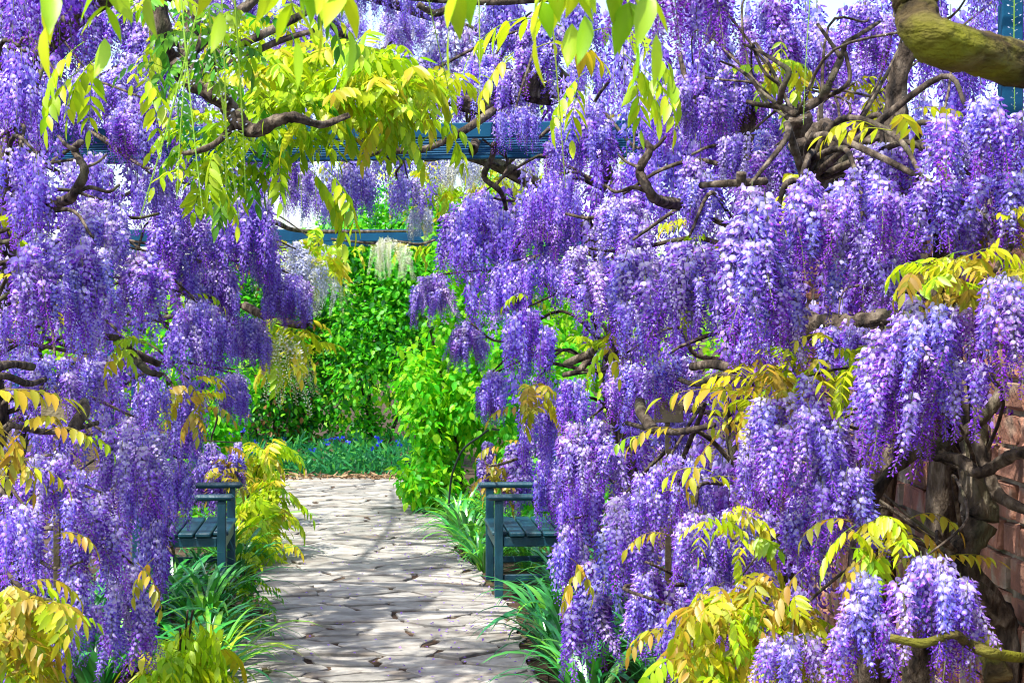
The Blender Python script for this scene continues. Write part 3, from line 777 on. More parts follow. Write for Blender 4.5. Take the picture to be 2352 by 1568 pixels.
for c in [(1680, 1860, 560, 800, 4.5), (2000, 2110, 560, 690, 4.6), (2260, 2370, 300, 470, 4.2), (1960, 2110, 330, 480, 4.5)]: v_up.clump(*c, kinds=('blue', 'purple', 'deep'), dens=1.6)
for c in [(2040, 2150, 860, 1040, 4.1), (2140, 2250, 700, 860, 4.0), (1900, 2000, 1080, 1250, 4.5), (1690, 1800, 1040, 1170, 4.7), (2120, 2230, 1330, 1540, 3.9)]: v_bw.clump(*c, kinds=('blue', 'purple', 'deep'), dens=1.5)
v_up.done()
v_bw.backfill([(1640, 420), (2352, 250), (2352, 900), (1990, 1000), (1900, 1300), (1640, 1568), (1560, 1568), (1660, 1000)], lambda u, v: 5.6 - (u - 1640) * .0010, 240)
v_bw.leaves(1530, 1880, 1320, 1600, 4.5, 180, ('bronze', 'gold', 'bronze', 'lime'), sc=(.48, .7), forms=('arch', 'hang'))
v_bw.leaves(1660, 1830, 800, 960, 4.6, 34, ('gold', 'bronze'), sc=(.48, .65))
v_bw.leaves(1820, 2010, 770, 860, 4.4, 18, ('gold', 'lime'), sc=(.48, .65))
v_bw.leaves(2100, 2380, 570, 680, 3.9, 34, ('gold', 'lime', 'bronze'), sc=(.45, .62), forms=('arch', 'flat'))
v_bw.leaves(1930, 2130, 1190, 1290, 4.0, 24, ('bronze', 'gold', 'lime'), sc=(.45, .6), forms=('arch', 'hang'))
v_bw.leaves(2270, 2370, 470, 560, 3.9, 8, 'gold', sc=(.45, .6))
v_bw.leaves(1600, 1800, 1160, 1260, 5.0, 14, ('lime', 'gold'), sc=(.5, .7))
for q in [(2160, 1280, 4.0, 'bronze', 'flat', 8, .6, 5), (2050, 300, 4.0, 'gold', 'flat', 170, .68, 5), (2060, 270, 4.0, 'gold', 'arch', 60, .6, 5), (2100, 250, 4.1, 'gold', 'flat', 15, .6, 5),
          (2010, 290, 4.0, 'gold', 'arch', 190, .6, 5), (1960, 1200, 4.0, 'bronze', 'arch', 190, .6, 4), (2090, 1190, 4.0, 'bronze', 'arch', 10, .6, 4), (1850, 1300, 4.2, 'bronze', 'hang', 190, .68, 4), (1760, 890, 4.5, 'bronze', 'hang', 200, .68, 5)]: v_bw.spray(*q)
U = v_bw.ubranch
U([(2000, 1210, 4.5), (1998, 1160, 4.5), (2040, 1090, 4.5), (2100, 1040, 4.5), (2190, 1005, 4.5), (2260, 955, 4.55), (2300, 890, 4.6), (2290, 840, 4.7)], [26, 30, 24, 28, 22])
U([(2420, 1050, 4.3), (2340, 1040, 4.3), (2290, 1065, 4.35), (2245, 1085, 4.4), (2205, 1055, 4.4), (2150, 1045, 4.5), (2110, 1040, 4.5)], [30, 26, 30, 20])
U([(2240, 1000, 4.5), (2268, 1080, 4.45), (2300, 1140, 4.4), (2400, 1190, 4.3)], [30, 28, 24])
U([(2045, 1462, 3.7), (2120, 1475, 3.7), (2190, 1455, 3.7), (2225, 1478, 3.75), (2280, 1498, 3.8), (2380, 1512, 3.9)], [18, 22, 26, 24], 'mossy')
U([(1790, 760, 5.2), (1850, 750, 5.15), (1920, 755, 5.1), (2000, 750, 5.0), (2130, 730, 4.9)], [60, 66, 60, 50], 'bark', .22)
U([(1975, 600, 4.7), (2040, 585, 4.7), (2100, 590, 4.8)], [26, 30, 24])
U([(1820, 350, 5.0), (1862, 322, 4.95), (1895, 292, 4.9), (1925, 325, 4.9), (1955, 352, 4.9), (1995, 325, 4.9), (2060, 290, 4.9)], [34, 40, 42, 38, 44], 'bark', .2)
U([(1952, 352, 4.9), (1935, 385, 4.95), (1930, 430, 5.0)], [36, 30], 'mossy')
U([(2290, 1560, 4.2), (2255, 1440, 4.3), (2190, 1380, 4.4), (2180, 1330, 4.5)], [50, 60, 40], 'mossy', .25)
v_bw.done()

# the canopy over the walk on the brick wall's side
v_ca = Vine((1.25, 5.75, 0), 'bare twisting wisteria limbs rising above the brick wall under violet blossom', 26, [(1.25, 5.75, 0), (1.2, 5.7, .9), (1.28, 5.75, 1.6), at(1930, 420, 5.6), at(1850, 320, 5.55), at(1832, 262, 5.5)], r0=.07)
v_ca.twig = .004
for u in (1860, 2330): v_ca.raceme(at(u, 10 if u < 2000 else -30, 4.2), .30, 'bud', .9)
for c in [(1400, 1560, -70, 100, 3.6), (1500, 1690, -80, 130, 3.7)]: v_ca.clump(*c, kinds=('deep', 'deep', 'purple'), reach=False, ln=(.5, .75))
for c in [(1500, 1690, 160, 340, 6.6), (1610, 1760, 90, 300, 6.8), (1690, 1850, -20, 200, 6.4), (1770, 1950, 40, 250, 6.6), (1920, 2060, -20, 180, 6.2), (1860, 2050, 190, 400, 6.3), (1640, 1800, 290, 420, 6.0), (1700, 1830, 330, 480, 5.9),
          (1560, 1690, -40, 130, 6.8), (1640, 1760, 150, 310, 6.9), (1930, 2060, 100, 280, 6.8), (1760, 1900, 200, 380, 6.9), (2200, 2300, -60, 60, 4.4), (2060, 2200, 20, 230, 6.8), (2180, 2330, 40, 240, 6.9), (2050, 2180, -60, 120, 7.0), (2250, 2380, -60, 140, 7.0)]: v_ca.clump(*c, kinds=('purple', 'blue', 'purple', 'faded', 'deep'), dens=1.3)
v_ca.backfill([(1380, -20), (2352, -40), (2352, 200), (2060, 420), (1640, 430), (1500, 330), (1400, 150)], lambda u, v: 7.4, 240, ('purple', 'faded', 'blue', 'deep'))
U = v_ca.ubranch
U([(2110, -70, 2.9), (2104, 20, 2.9), (2132, 86, 2.9), (2230, 116, 2.9), (2360, 155, 2.95), (2500, 190, 3.0)], [96, 92, 108, 104, 108], 'mossy', .09)
U([(1832, 262, 5.5), (1790, 245, 5.5), (1745, 240, 5.5), (1715, 232, 5.5)], [16, 14, 10])
U([(1790, 242, 5.5), (1796, 205, 5.5), (1812, 165, 5.5), (1785, 142, 5.5), (1745, 118, 5.55), (1705, 100, 5.6)], [14, 14, 10, 6])
U([(1836, 250, 5.5), (1882, 228, 5.5), (1905, 190, 5.5), (1932, 132, 5.5), (1940, 100, 5.5)], [24, 20, 17, 14])
U([(1940, 100, 5.5), (1975, 78, 5.55), (2020, 50, 5.6)], [12, 8])
U([(1932, 132, 5.5), (1900, 85, 5.5), (1878, 55, 5.6)], [12, 8])
U([(1890, 225, 5.5), (1932, 205, 5.45), (1952, 178, 5.45), (1942, 120, 5.5)], [11, 9])
U([(1782, 236, 5.5), (1745, 205, 5.5), (1725, 180, 5.5), (1690, 155, 5.6), (1655, 140, 5.6)], [10, 8, 5])
U([(1800, 200, 5.5), (1760, 170, 5.5), (1738, 130, 5.55), (1730, 100, 5.6)], [9, 6])
U([(1610, 425, 5.7), (1680, 420, 5.6), (1760, 415, 5.6)], [15, 17])
v_ca.branch([at(1702, 425, 5.58), at(1702, 410, 5.56), at(1703, 396, 5.55)], [um(11, 5.6), um(12, 5.6)], rough=.03, name='pruned_stub')
v_ca.leaves(1740, 1820, 60, 250, 6.0, 12, ('gold', 'lime'), sc=(.5, .8)); v_ca.leaves(1930, 2060, 150, 260, 6.2, 10, 'gold', sc=(.5, .8))
v_ca.leaves(1750, 1830, 400, 440, 5.4, 5, 'gold', sc=(.5, .6))
v_ca.done()
for c in [(0, 130, -80, 110, 3.6), (90, 250, -80, 120, 3.7)]: v_lf.clump(*c, kinds=('deep', 'deep', 'purple'), reach=False, ln=(.5, .75))
for c in [(60, 210, 170, 340, 7.4)]: v_lb.clump(*c)
for c in [(450, 650, 440, 640, 9.0), (440, 560, 590, 745, 8.9), (370, 530, 680, 860, 8.3), (520, 620, 715, 850, 9.3), (590, 712, 612, 748, 9.4), (500, 575, 840, 965, 9.6), (560, 660, 560, 680, 9.3), (330, 470, 560, 700, 8.6)]: v_lb.clump(*c, kinds=('blue', 'purple', 'purple', 'faded'), dens=1.7)
for c in [(1010, 1210, 440, 640, 9.0), (1110, 1230, 590, 745, 8.8), (1190, 1310, 560, 700, 8.5), (1090, 1172, 845, 965, 9.6)]: v_rb.clump(*c, kinds=('blue', 'purple', 'purple', 'faded'), dens=1.5)
v_rf.done(); v_rb.done(); v_lf.done(); v_lb.done()

# the vine lying over the middle and far frames
v_fa = Vine((0.75, 11.6, 0), 'pale lilac wisteria spread over the far pergola roof with leaning limbs', 27, [(.75, 11.6, 0), (.8, 11.5, 1.2), (.5, 11.4, 2.3), (-.4, 11.3, 2.85), (-1.6, 11.8, 2.9), (-2.4, 12.4, 2.85)])
FAR = [(950, 1110, 20, 270, 11), (1020, 1200, 110, 285, 9.4), (1180, 1300, 20, 220, 9.4), (860, 1000, 10, 130, 11.5), (600, 770, 50, 180, 11.5), (480, 690, 240, 420, 11.0), (560, 740, 340, 505, 12.5), (740, 880, 370, 505, 12), (880, 990, 400, 505, 12.2),
       (690, 790, 430, 520, 13), (1080, 1220, -30, 140, 10), (1130, 1260, 150, 300, 9.8), (700, 860, 20, 120, 12.5), (430, 560, 330, 470, 10.5), (520, 640, 130, 260, 11), (840, 960, 230, 290, 11), (1250, 1400, -20, 150, 9.6), (1300, 1420, 100, 240, 9.0)]
for i, c in enumerate(FAR): v_fa.clump(*c, kinds=('blue', 'purple', 'faded', 'blue') if i % 3 else ('faded', 'ice', 'blue', 'purple'), dens=1.0)
for c in [(1112, 1255, 240, 345, 8.5)]: v_fa.clump(*c, kinds=('purple', 'blue'), dens=1.6)
for c in [(925, 1010, 470, 555, 12.4), (1000, 1120, 340, 430, 12.6), (640, 760, 570, 680, 14.5)]: v_fa.clump(*c, kinds=('ice', 'white', 'ice'), dens=1.3)
v_fa.backfill([(420, 0), (1400, 0), (1300, 280), (1040, 300), (1000, 430), (900, 440), (650, 440), (560, 420), (430, 330)], lambda u, v: 13.0, 230, ('faded', 'blue', 'ice', 'purple'))
U = v_fa.ubranch
U([(835, 360, 8.5), (880, 345, 8.5), (960, 345, 8.5), (1030, 320, 8.5), (1080, 290, 8.55), (1135, 252, 8.6)], [12, 18, 16, 18, 20])
U([(1135, 330, 8.6), (1130, 360, 8.7), (1112, 405, 8.8), (1140, 430, 8.8), (1155, 450, 8.9), (1162, 480, 9.0)], [15, 14, 15, 12, 10])
U([(1140, 425, 8.8), (1165, 385, 8.9), (1160, 350, 8.9)], [7, 5])
U([(990, 205, 9.4), (1060, 235, 9.4), (1120, 240, 9.4), (1200, 210, 9.4), (1260, 215, 9.4), (1320, 200, 9.4)], [22, 40, 44, 50, 36], 'bark', .22)
U([(1215, 215, 9.4), (1225, 170, 9.4), (1235, 140, 9.4)], [46, 30], 'bark', .2)
U([(760, 548, 17.6), (860, 558, 17.6), (900, 552, 17.6), (960, 560, 17.6), (1000, 550, 17.6)], [5, 7, 6])
U([(960, 10, 8.5), (1000, 30, 8.5), (1030, 15, 8.5), (1060, -20, 8.5)], [14, 18, 14]); U([(900, -10, 8.6), (1100, 5, 8.6), (1280, -5, 8.7)], [14, 16])
U([(1086, 345, 8.75), (1100, 300, 9.2)], [24, 22])
v_fa.done()

# high tiers of blossom over the lime foliage side, and the roof of the walk
v_hi = Vine((-3.1, 10.6, 0), 'high tiers of lilac wisteria climbing above the lime leaved limb', 30, [(-3.1, 10.6, 0), (-3.2, 10.5, 1.2), (-3.05, 10.4, 2.4), (-3.0, 10.2, 3.2), (-2.4, 10.2, 3.7), (-1.4, 10.6, 3.9)], r0=.08)
for c in [(-20, 120, -60, 160, 8.8), (100, 240, -40, 180, 9.2), (200, 340, -60, 140, 9.4), (290, 420, 20, 230, 9.0), (230, 370, 120, 300, 8.6), (400, 520, -40, 130, 10.2), (500, 640, -50, 100, 10.8), (640, 800, -60, 70, 11), (780, 930, -60, 60, 11),
          (-20, 90, 150, 310, 8.4), (380, 500, 110, 250, 9.6), (130, 260, 150, 290, 8.8), (900, 1040, -60, 60, 10.6), (1040, 1180, -70, 40, 10.4)]: v_hi.clump(*c, kinds=('blue', 'purple', 'faded', 'purple'), dens=1.25)
for i in range(340):
    rs = v_hi.rs; y = rs.uniform(9.0, 17.0); x = rs.uniform(-3.4, 1.0); z = rs.uniform(3.0, 3.4) if y > 10.2 else rs.uniform(3.75, 4.2)
    V, T, C = LOW[('purple', 'blue', 'faded', 'ice')[rs.randint(4)]][rs.randint(2)]
    v_hi.low.append((V * rs.uniform(.8, 1.1) + np.array([x, y, z]) - np.array(v_hi.base), T, C))
for i in range(140):
    rs = v_hi.rs; y = rs.uniform(9.0, 17.0); x = rs.uniform(-3.4, 1.0); z = rs.uniform(3.1, 3.5) if y > 10.2 else rs.uniform(3.8, 4.3); sc_ = rs.uniform(.9, 1.4)
    link('compound_leaf', leaf_variant(('lime', 'gold')[rs.randint(2)], ('flat', 'arch')[rs.randint(2)], rs), v_hi.root, Vector((x, y, z)) - v_hi.base, (0, 0, rs.rand() * 6.28), (sc_,) * 3)
for q in [[(-2.4, 10.2, 3.7), (-1.9, 9.4, 4.0), (-1.5, 8.8, 4.1)], [(-1.4, 10.6, 3.9), (-.4, 9.8, 4.1), (.2, 9.0, 4.15)], [(-2.4, 10.2, 3.7), (-2.2, 13.0, 3.35), (-2.4, 16.4, 3.3)], [(-1.4, 10.6, 3.9), (-.9, 13.0, 3.4), (-.8, 16.4, 3.3)], [(-1.4, 10.6, 3.9), (.3, 12.0, 3.5), (.6, 15.0, 3.3)]]: v_hi.branch(q, [.035, .028, .02])
v_hi.done()

# lime leaved limb arching in over the walk
v_li = Vine((-2.35, 7.9, 0), 'lime yellow leaved wisteria limb arching over the path above the benches', 28, [(-2.35, 7.9, 0), (-2.4, 7.8, 1.0), (-2.3, 7.7, 2.0), (-2.1, 7.4, 2.75), (-1.6, 7.0, 3.05), at(430, 0, 6.9), at(430, 130, 6.8), at(455, 190, 6.7)], r0=.055)
U = v_li.ubranch
U([(360, -40, 6.5), (368, 60, 6.5), (405, 150, 6.5), (455, 195, 6.5), (520, 240, 6.6)], [44, 46, 40, 28], 'bark', .15)
U([(400, 160, 6.5), (470, 90, 6.6), (560, 20, 6.7), (620, -40, 6.8)], [30, 26, 22]); U([(420, 190, 6.5), (500, 130, 6.6), (600, 80, 6.7), (700, 30, 6.8), (760, -10, 6.9)], [28, 24, 18, 14])
U([(430, 180, 6.5), (540, 140, 6.7), (640, 95, 6.8), (720, 70, 6.9)], [20, 16, 12])
U([(440, 200, 6.5), (500, 215, 6.5), (530, 255, 6.5), (560, 290, 6.5), (590, 300, 6.5), (640, 275, 6.5), (680, 270, 6.5), (740, 285, 6.6), (800, 265, 6.7)], [30, 36, 34, 30, 26, 18, 14])
U([(545, 280, 6.5), (500, 325, 6.5), (460, 345, 6.5), (420, 352, 6.5)], [18, 16, 10]); U([(560, 290, 6.5), (548, 250, 6.5)], [26, 20])
v_li.leaves(540, 1010, 100, 260, 7.4, 200, ('lime', 'lime', 'lime', 'gold'), sc=(.8, 1.2), thick=.7, forms=('arch', 'hang', 'flat'))
v_li.leaves(430, 720, 200, 350, 7.2, 50, ('lime', 'lime', 'green', 'lime', 'lime'), sc=(.7, 1.1), thick=.6)
v_li.leaves(700, 980, 200, 270, 7.3, 30, ('lime', 'lime', 'gold'), sc=(.8, 1.1), thick=.6)
v_li.leaves(420, 560, 320, 430, 7.4, 26, ('lime', 'lime', 'green'), sc=(.7, 1.1), thick=.5)
v_li.leaves(330, 640, -20, 200, 5.9, 34, ('lime', 'lime', 'green'), sc=(.6, .85), thick=.4, forms=('hang', 'arch'))
v_li.leaves(300, 760, -20, 110, 7.8, 40, ('lime', 'lime', 'gold'), sc=(.8, 1.1), thick=.6)
for q in [(700, 380, 7.0, 'lime', 'hang', 20, 1.2, 6), (745, 385, 7.0, 'lime', 'hang', -30, 1.3, 6), (770, 400, 7.0, 'lime', 'drop', 40, 1.2, 5), (840, 360, 7.6, 'lime', 'flat', 5, .9, 5), (950, 285, 7.2, 'lime', 'arch', 10, 1.1, 5), (1000, 265, 7.2, 'lime', 'hang', 30, 1.2, 5), (900, 270, 7.2, 'lime', 'hang', -10, 1.1, 5),
          (480, 400, 6.8, 'lime', 'hang', 30, 1.0, 5), (640, 330, 7.0, 'lime', 'drop', 90, 1.0, 5)]: v_li.spray(*q)
# big leaves hanging close overhead
for q in [(305, -255, 2.5, 'lime', 'hang', 200, 1.05, 4), (290, -225, 2.6, 'lime', 'hang', 120, .95, 4), (545, -300, 2.4, 'lime', 'hang', 20, 1.0, 4), (600, -290, 2.3, 'lime', 'hang', -20, 1.1, 4), (560, -270, 2.35, 'lime', 'hang', 60, 1.0, 4), (500, -300, 2.5, 'lime', 'hang', 170, .9, 4), (420, -290, 2.6, 'lime', 'hang', 70, .95, 4),
          (1240, -300, 2.4, 'lime', 'hang', 170, 1.1, 4), (1180, -310, 2.4, 'lime', 'hang', 30, 1.0, 4), (1290, -270, 2.5, 'lime', 'hang', 30, 1.1, 4), (1340, -245, 2.5, 'lime', 'hang', -40, 1.1, 4), (1400, -260, 2.5, 'lime', 'hang', 150, 1.05, 4), (1320, -280, 2.6, 'lime', 'hang', 90, 1.0, 4),
          (1290, 60, 4.6, 'lime', 'arch', 170, 1.2, 5), (1340, 80, 4.6, 'lime', 'arch', 10, 1.1, 5), (1230, 110, 4.8, 'gold', 'arch', 20, 1.1, 5), (1180, 120, 5.0, 'gold', 'hang', 200, .9, 5), (720, 0, 5.4, 'green', 'hang', 40, .9, 4), (760, 30, 5.6, 'lime', 'hang', 0, .9, 4)]: v_li.spray(*q)
for (u, v, d, L) in [(420, 40, 3.6, .42), (455, 20, 3.6, .46), (485, 60, 3.7, .42), (510, 30, 3.7, .40), (430, 120, 3.8, .34), (540, 10, 3.6, .40), (660, 370, 9, .34), (690, 350, 9, .4), (720, 360, 9, .36), (780, 340, 9.4, .36), (650, 340, 9, .4), (985, 0, 4.5, .3), (1100, 20, 4.6, .34), (1270, 60, 4.2, .4)]: v_li.raceme(at(u, v, d), L, 'bud', .9)
v_li.branch([at(250, -280, 2.6), at(450, -300, 2.45), at(650, -300, 2.4), at(900, -430, 2.4), at(1150, -310, 2.45), at(1420, -265, 2.5)], [.010, .012, .010], n=5)
v_li.branch([at(650, -300, 2.4), at(560, -200, 4.2), at(470, -40, 6.5)], [.012, .014, .018])
v_li.done()

# white wisteria where the path ends
v_wh = Vine((-3.3, 16.2, 0), 'white flowered wisteria with lime leaves and slender drooping racemes', 29, [(-3.3, 16.2, 0), (-3.25, 16.2, .8), (-3.35, 16.3, 1.6), (-3.0, 16.4, 2.3), (-2.4, 17.2, 2.75)], r0=.045)
for i in range(13):
    p = at(608 + 7.5 * i + v_wh.rs.uniform(-6, 6), 760 + 4 * abs(i - 4) + v_wh.rs.uniform(-10, 20), 11.2 + v_wh.rs.uniform(-.15, .15)); v_wh.nr += 1; L = v_wh.rs.uniform(.30, .50)
    link('raceme', RAC['white'][i % 2], v_wh.root, p - v_wh.base, (v_wh.rs.randn() * .05, -.05 - .022 * i + v_wh.rs.randn() * .03, v_wh.rs.rand() * .5), (L / LR * 1.0, L / LR * 1.0, L / LR))
v_wh.clump(830, 960, 545, 640, 17.2, kinds=('white',), dens=.5, reach=False, ln=(.4, 1.0)); v_wh.clump(680, 800, 560, 720, 15.5, kinds=('ice', 'white'), dens=1.4); v_wh.clump(640, 720, 550, 680, 14.5, kinds=('ice', 'white', 'ice'), dens=1.2)
v_wh.clump(1000, 1100, 360, 440, 14.5, kinds=('ice', 'white'), dens=1.2, reach=False); v_wh.clump(1160, 1260, 340, 440, 14, kinds=('ice', 'white'), dens=1.2, reach=False)
v_wh.leaves(590, 720, 730, 830, 11.3, 46, ('gold', 'lime', 'gold'), sc=(.8, 1.2)); v_wh.leaves(650, 800, 530, 640, 15, 46, ('lime', 'gold'), sc=(.9, 1.4), thick=.8)
v_wh.leaves(900, 1240, 350, 460, 15, 80, ('lime', 'gold'), sc=(.9, 1.5), thick=1.0); v_wh.leaves(620, 1000, 548, 580, 18.9, 40, ('gold', 'lime'), sc=(.8, 1.2), thick=.6)
v_wh.ubranch([(560, 700, 11.4), (620, 730, 11.3), (680, 745, 11.2), (705, 740, 11.2), (708, 725, 11.2)], [18, 18, 20, 18]); v_wh.branch([at(560, 700, 11.4), (-2.9, 12.8, 1.7), (-3.3, 15.0, 1.7), (-3.3, 16.3, 1.5)], [.018, .025, .03])
v_wh.branch([(-2.4, 17.2, 2.75), at(700, 530, 17.6), at(950, 530, 17.4)], [.03, .02, .012])
v_wh.done()

# ------------------------------------------------------------------ shrubs at the end of the walk
def gd(v): return CAMZ * F / (v * KU - 331.5)
def shrub(base, label, lobes, n, ll, cols, seed, width=.30, droop=.5, stems=5, cat='shrub', name='leafy_shrub', group='shrubs at the end of the walk', shell=.45, fold=.2):
    rs = np.random.RandomState(seed); base = np.array(base, dtype=float)
    root = tag(empty(name, tuple(base)), label, cat, group)
    bv, bt = leaflet_geo(width, .12, fold)
    bv = bv[3:] if False else bv
    sub = []
    for l in lobes:
        for _ in range(22):
            q_ = rs.randn(3); q_ /= np.linalg.norm(q_); rr_ = rs.uniform(.26, .42)
            sub.append((tuple(np.array(l[0]) + q_ * np.array(l[1:4]) * rs.uniform(.55, .92)), l[1] * rr_, l[2] * rr_, l[3] * rr_ * rs.uniform(.8, 1.4)))
    big, lobes = lobes, sub
    vol = np.array([l[1] * l[2] + l[1] * l[3] + l[2] * l[3] for l in lobes]); pk = rs.choice(len(lobes), n, p=vol / vol.sum())
    c = np.array([l[0] for l in lobes])[pk]; r_ = np.array([l[1:4] for l in lobes])[pk]
    dv = rs.randn(n, 3); dv /= np.linalg.norm(dv, axis=1, keepdims=True)
    # leaves sit in little sprays along twigs
    q = rs.rand(n) ** .45; q = shell + (1.08 - shell) * q
    lump = 1 + .16 * np.sin(dv[:, 0] * 7 + pk) * np.sin(dv[:, 2] * 9 + pk * 2) + .10 * np.sin(dv[:, 1] * 15 + dv[:, 2] * 13)
    P = c + dv * r_ * (q * lump)[:, None]
    P = P[P[:, 2] > .03]; dv = dv[:len(P)] if False else (P - c[:len(P)]) if False else dv[(c + dv * r_ * (q * lump)[:, None])[:, 2] > .03]
    n = len(P)
    D = dv * .6 + rs.randn(n, 3) * .55 + np.array([0, 0, -droop]); up = dv + np.array([0, 0, .9]) + rs.randn(n, 3) * .35
    Fm = frames(D, up) * (ll * rs.uniform(.6, 1.25, n))[:, None, None]
    cs = np.array(cols); tint = cs[rs.randint(0, len(cs), n)] * rs.uniform(.75, 1.2, (n, 1))
    V, T, C = scatter(bv, bt, np.ones((len(bv), 3)), Fm, P - base, tint)
    tag(link('foliage', tri_mesh('foliage', V, T, M['shrub'], np.clip(C, 0, .9), True), root), kind='stuff')
    for i in range(stems):
        l = big[rs.randint(len(big))]; tip = np.array(l[0]) - base + rs.randn(3) * np.array(l[1:4]) * .4; tip[2] = max(tip[2], .2)
        p0 = np.array([rs.uniform(-.12, .12), rs.uniform(-.12, .12), -.02])
        Vt, Tt = tube([p0, p0 * .6 + tip * .35 + rs.randn(3) * .05, p0 * .2 + tip * .75 + rs.randn(3) * .05, tip], [.022, .016, .012, .005], 6, 4, .1, rs=rs)
        link('stem', tri_mesh('stem', Vt, Tt, M['bark'], smooth=True), root)
    return root
LIMEG = [(.28, .68, .012), (.40, .74, .015), (.19, .62, .012)]
GREEN = [(.08, .54, .012), (.13, .62, .015), (.05, .42, .012), (.20, .64, .02)]
DEEPG = [(.02, .17, .03), (.03, .24, .03), (.02, .14, .05), (.05, .30, .03)]
shrub((-.35, 15.6, 0), 'bright yellow green shrub with drooping oval leaves spilling onto path edge', [((-.45, 15.5, .55), .52, .55, .6), ((-.55, 15.6, 1.15), .50, .5, .6), ((-.4, 15.9, 1.75), .55, .6, .6), ((-.75, 15.4, .35), .28, .4, .35), ((-.2, 15.9, 2.3), .6, .6, .5), ((.2, 15.8, 1.2), .7, .7, 1.1)], 15000, .078, LIMEG + GREEN[:2], 31, .30, .9)
shrub((-1.55, 20.6, 0), 'tall deep green leafy shrub closing the view beyond the path end', [((-1.6, 20.4, 1.1), .75, .7, 1.0), ((-1.9, 20.7, 2.0), .8, .8, .9), ((-1.1, 20.6, 1.9), .8, .8, 1.0), ((-1.4, 20.9, 2.9), 1.0, .8, .6), ((-.7, 21.0, 2.9), .9, .8, .7)], 26000, .075, GREEN + LIMEG[:1] + GREEN + DEEPG[:2], 32, .30, .5)
shrub((-2.75, 20.2, 0), 'dark green dense shrub behind the blue flower bed', [((-2.9, 20.3, .8), .75, .6, .7), ((-2.5, 20.5, 1.5), .6, .6, .7), ((-3.3, 20.2, 1.4), .7, .6, .7), ((-2.9, 20.6, 2.2), .7, .6, .6)], 16000, .072, DEEPG + GREEN + GREEN[:1] + [(.30, .14, .04)] * 1, 33, .28, .4)
shrub((-2.55, 14.0, 0), 'fresh green upright shrub standing beyond the lime foliage by the bench', [((-2.55, 13.9, .5), .32, .4, .5), ((-2.45, 14.0, 1.1), .36, .4, .5), ((-2.7, 14.1, 1.5), .4, .4, .35)], 2600, .085, LIMEG + GREEN, 34, .28, .6)
shrub((.35, 13.4, 0), 'mid green shrub peeping out between the bench and hanging wisteria', [((.3, 13.4, .7), .5, .5, .65), ((.1, 13.6, 1.3), .45, .5, .5)], 2600, .085, GREEN + LIMEG[:1], 35, .28, .6)
shrub((-3.6, 25.5, 0), 'broad pale green tree mass standing far behind the dark shrub', [((-4.5, 25, 1.4), 1.6, 1, 1.3), ((-2.8, 25.6, 1.6), 1.6, 1, 1.4), ((-6.2, 25, 1.4), 1.4, 1, 1.3)], 5000, .15, LIMEG + [(.40, .58, .03)], 36, .30, .4, cat='tree')
shrub((1.9, 25.5, 0), 'broad pale green tree mass standing far behind the drooping shrub', [((.4, 25, 1.4), 1.4, 1, 1.3), ((2.0, 25.6, 1.6), 1.6, 1, 1.4), ((3.9, 25.2, 1.4), 1.5, 1, 1.3)], 5000, .15, LIMEG + [(.40, .58, .03)], 37, .30, .4, cat='tree')
# lime compound leaves tumbling beside the path
def lime_bush(base, label, boxes, seed):
    v = Vine(base, label, seed, None, 'lime leaved bushes along the path', name='lime_bush'); v.root['category'] = 'shrub'
    for b in boxes: v.leaves(*b)
    for k in range(4):
        q = boxes[k % len(boxes)]; p = at((q[0] + q[1]) / 2 + v.rs.uniform(-20, 20), q[2], q[4])
        v.branch([base, Vector(base) * .5 + p * .5 + Vector((.05, 0, .05)), p], [.010, .007, .004])
    v.done()
lime_bush((-2.12, 12.3, 0), 'lime yellow compound leaved bush tumbling onto the paving behind the bench', [(570, 640, 1010, 1080, 12.5, 40, ('gold', 'lime'), ('hang', 'arch'), (.9, 1.2)), (565, 665, 1100, 1180, 12.3, 46, ('lime', 'lime', 'gold'), ('arch', 'hang'), (.9, 1.2)), (565, 640, 1180, 1290, 12.0, 60, ('lime', 'gold', 'lime'), ('arch', 'hang'), (.7, 1.0)), (540, 600, 1250, 1310, 11.6, 24, ('lime', 'green'), ('arch',), (.7, .9))], 41)
lime_bush((-1.52, 7.2, 0), 'soft lime bush of drooping leaves at the foot of strap leaved plants', [(350, 500, 1440, 1590, 6.9, 44, ('lime', 'lime', 'gold'), ('hang', 'drop', 'arch'), (.9, 1.2)), (410, 480, 1400, 1470, 6.9, 14, ('lime',), ('hang', 'drop'), (.8, 1.1))], 42)
lime_bush((-1.82, 9.75, 0), 'small bright green leafy plant under the bench leg', [(520, 600, 1320, 1400, 9.7, 26, ('green', 'lime', 'green'), ('arch', 'flat'), (.5, .8)), (500, 600, 1400, 1480, 9.2, 26, ('green', 'green', 'lime'), ('arch', 'flat'), (.5, .8))], 43)

# ------------------------------------------------------------------ strap leaved plants
def blade(L, w_, lean, curve, seed):
    rs = np.random.RandomState(seed); n = 9; t = np.linspace(0, 1, n)
    a = R(90 - lean) - R(curve) * t ** 1.6
    x = np.concatenate([[0], np.cumsum(np.cos(a[:-1]) * L / (n - 1))]); z = np.concatenate([[0], np.cumsum(np.sin(a[:-1]) * L / (n - 1))])
    ww = w_ * np.array([.7, .9, 1, 1, .97, .9, .75, .45, .02]); V = []
    for i in range(n):
        nx, nz = -math.sin(a[i]), math.cos(a[i])
        V += [(x[i] + nx * ww[i] * .25, ww[i], z[i] + nz * ww[i] * .25), (x[i], 0, z[i]), (x[i] + nx * ww[i] * .25, -ww[i], z[i] + nz * ww[i] * .25)]
    T = []
    for i in range(n - 1):
        p, q = 3 * i, 3 * i + 3
        T += [(p, p + 1, q + 1), (p, q + 1, q), (p + 1, p + 2, q + 2), (p + 1, q + 2, q + 1)]
    return np.array(V), np.array(T)
BL = {}
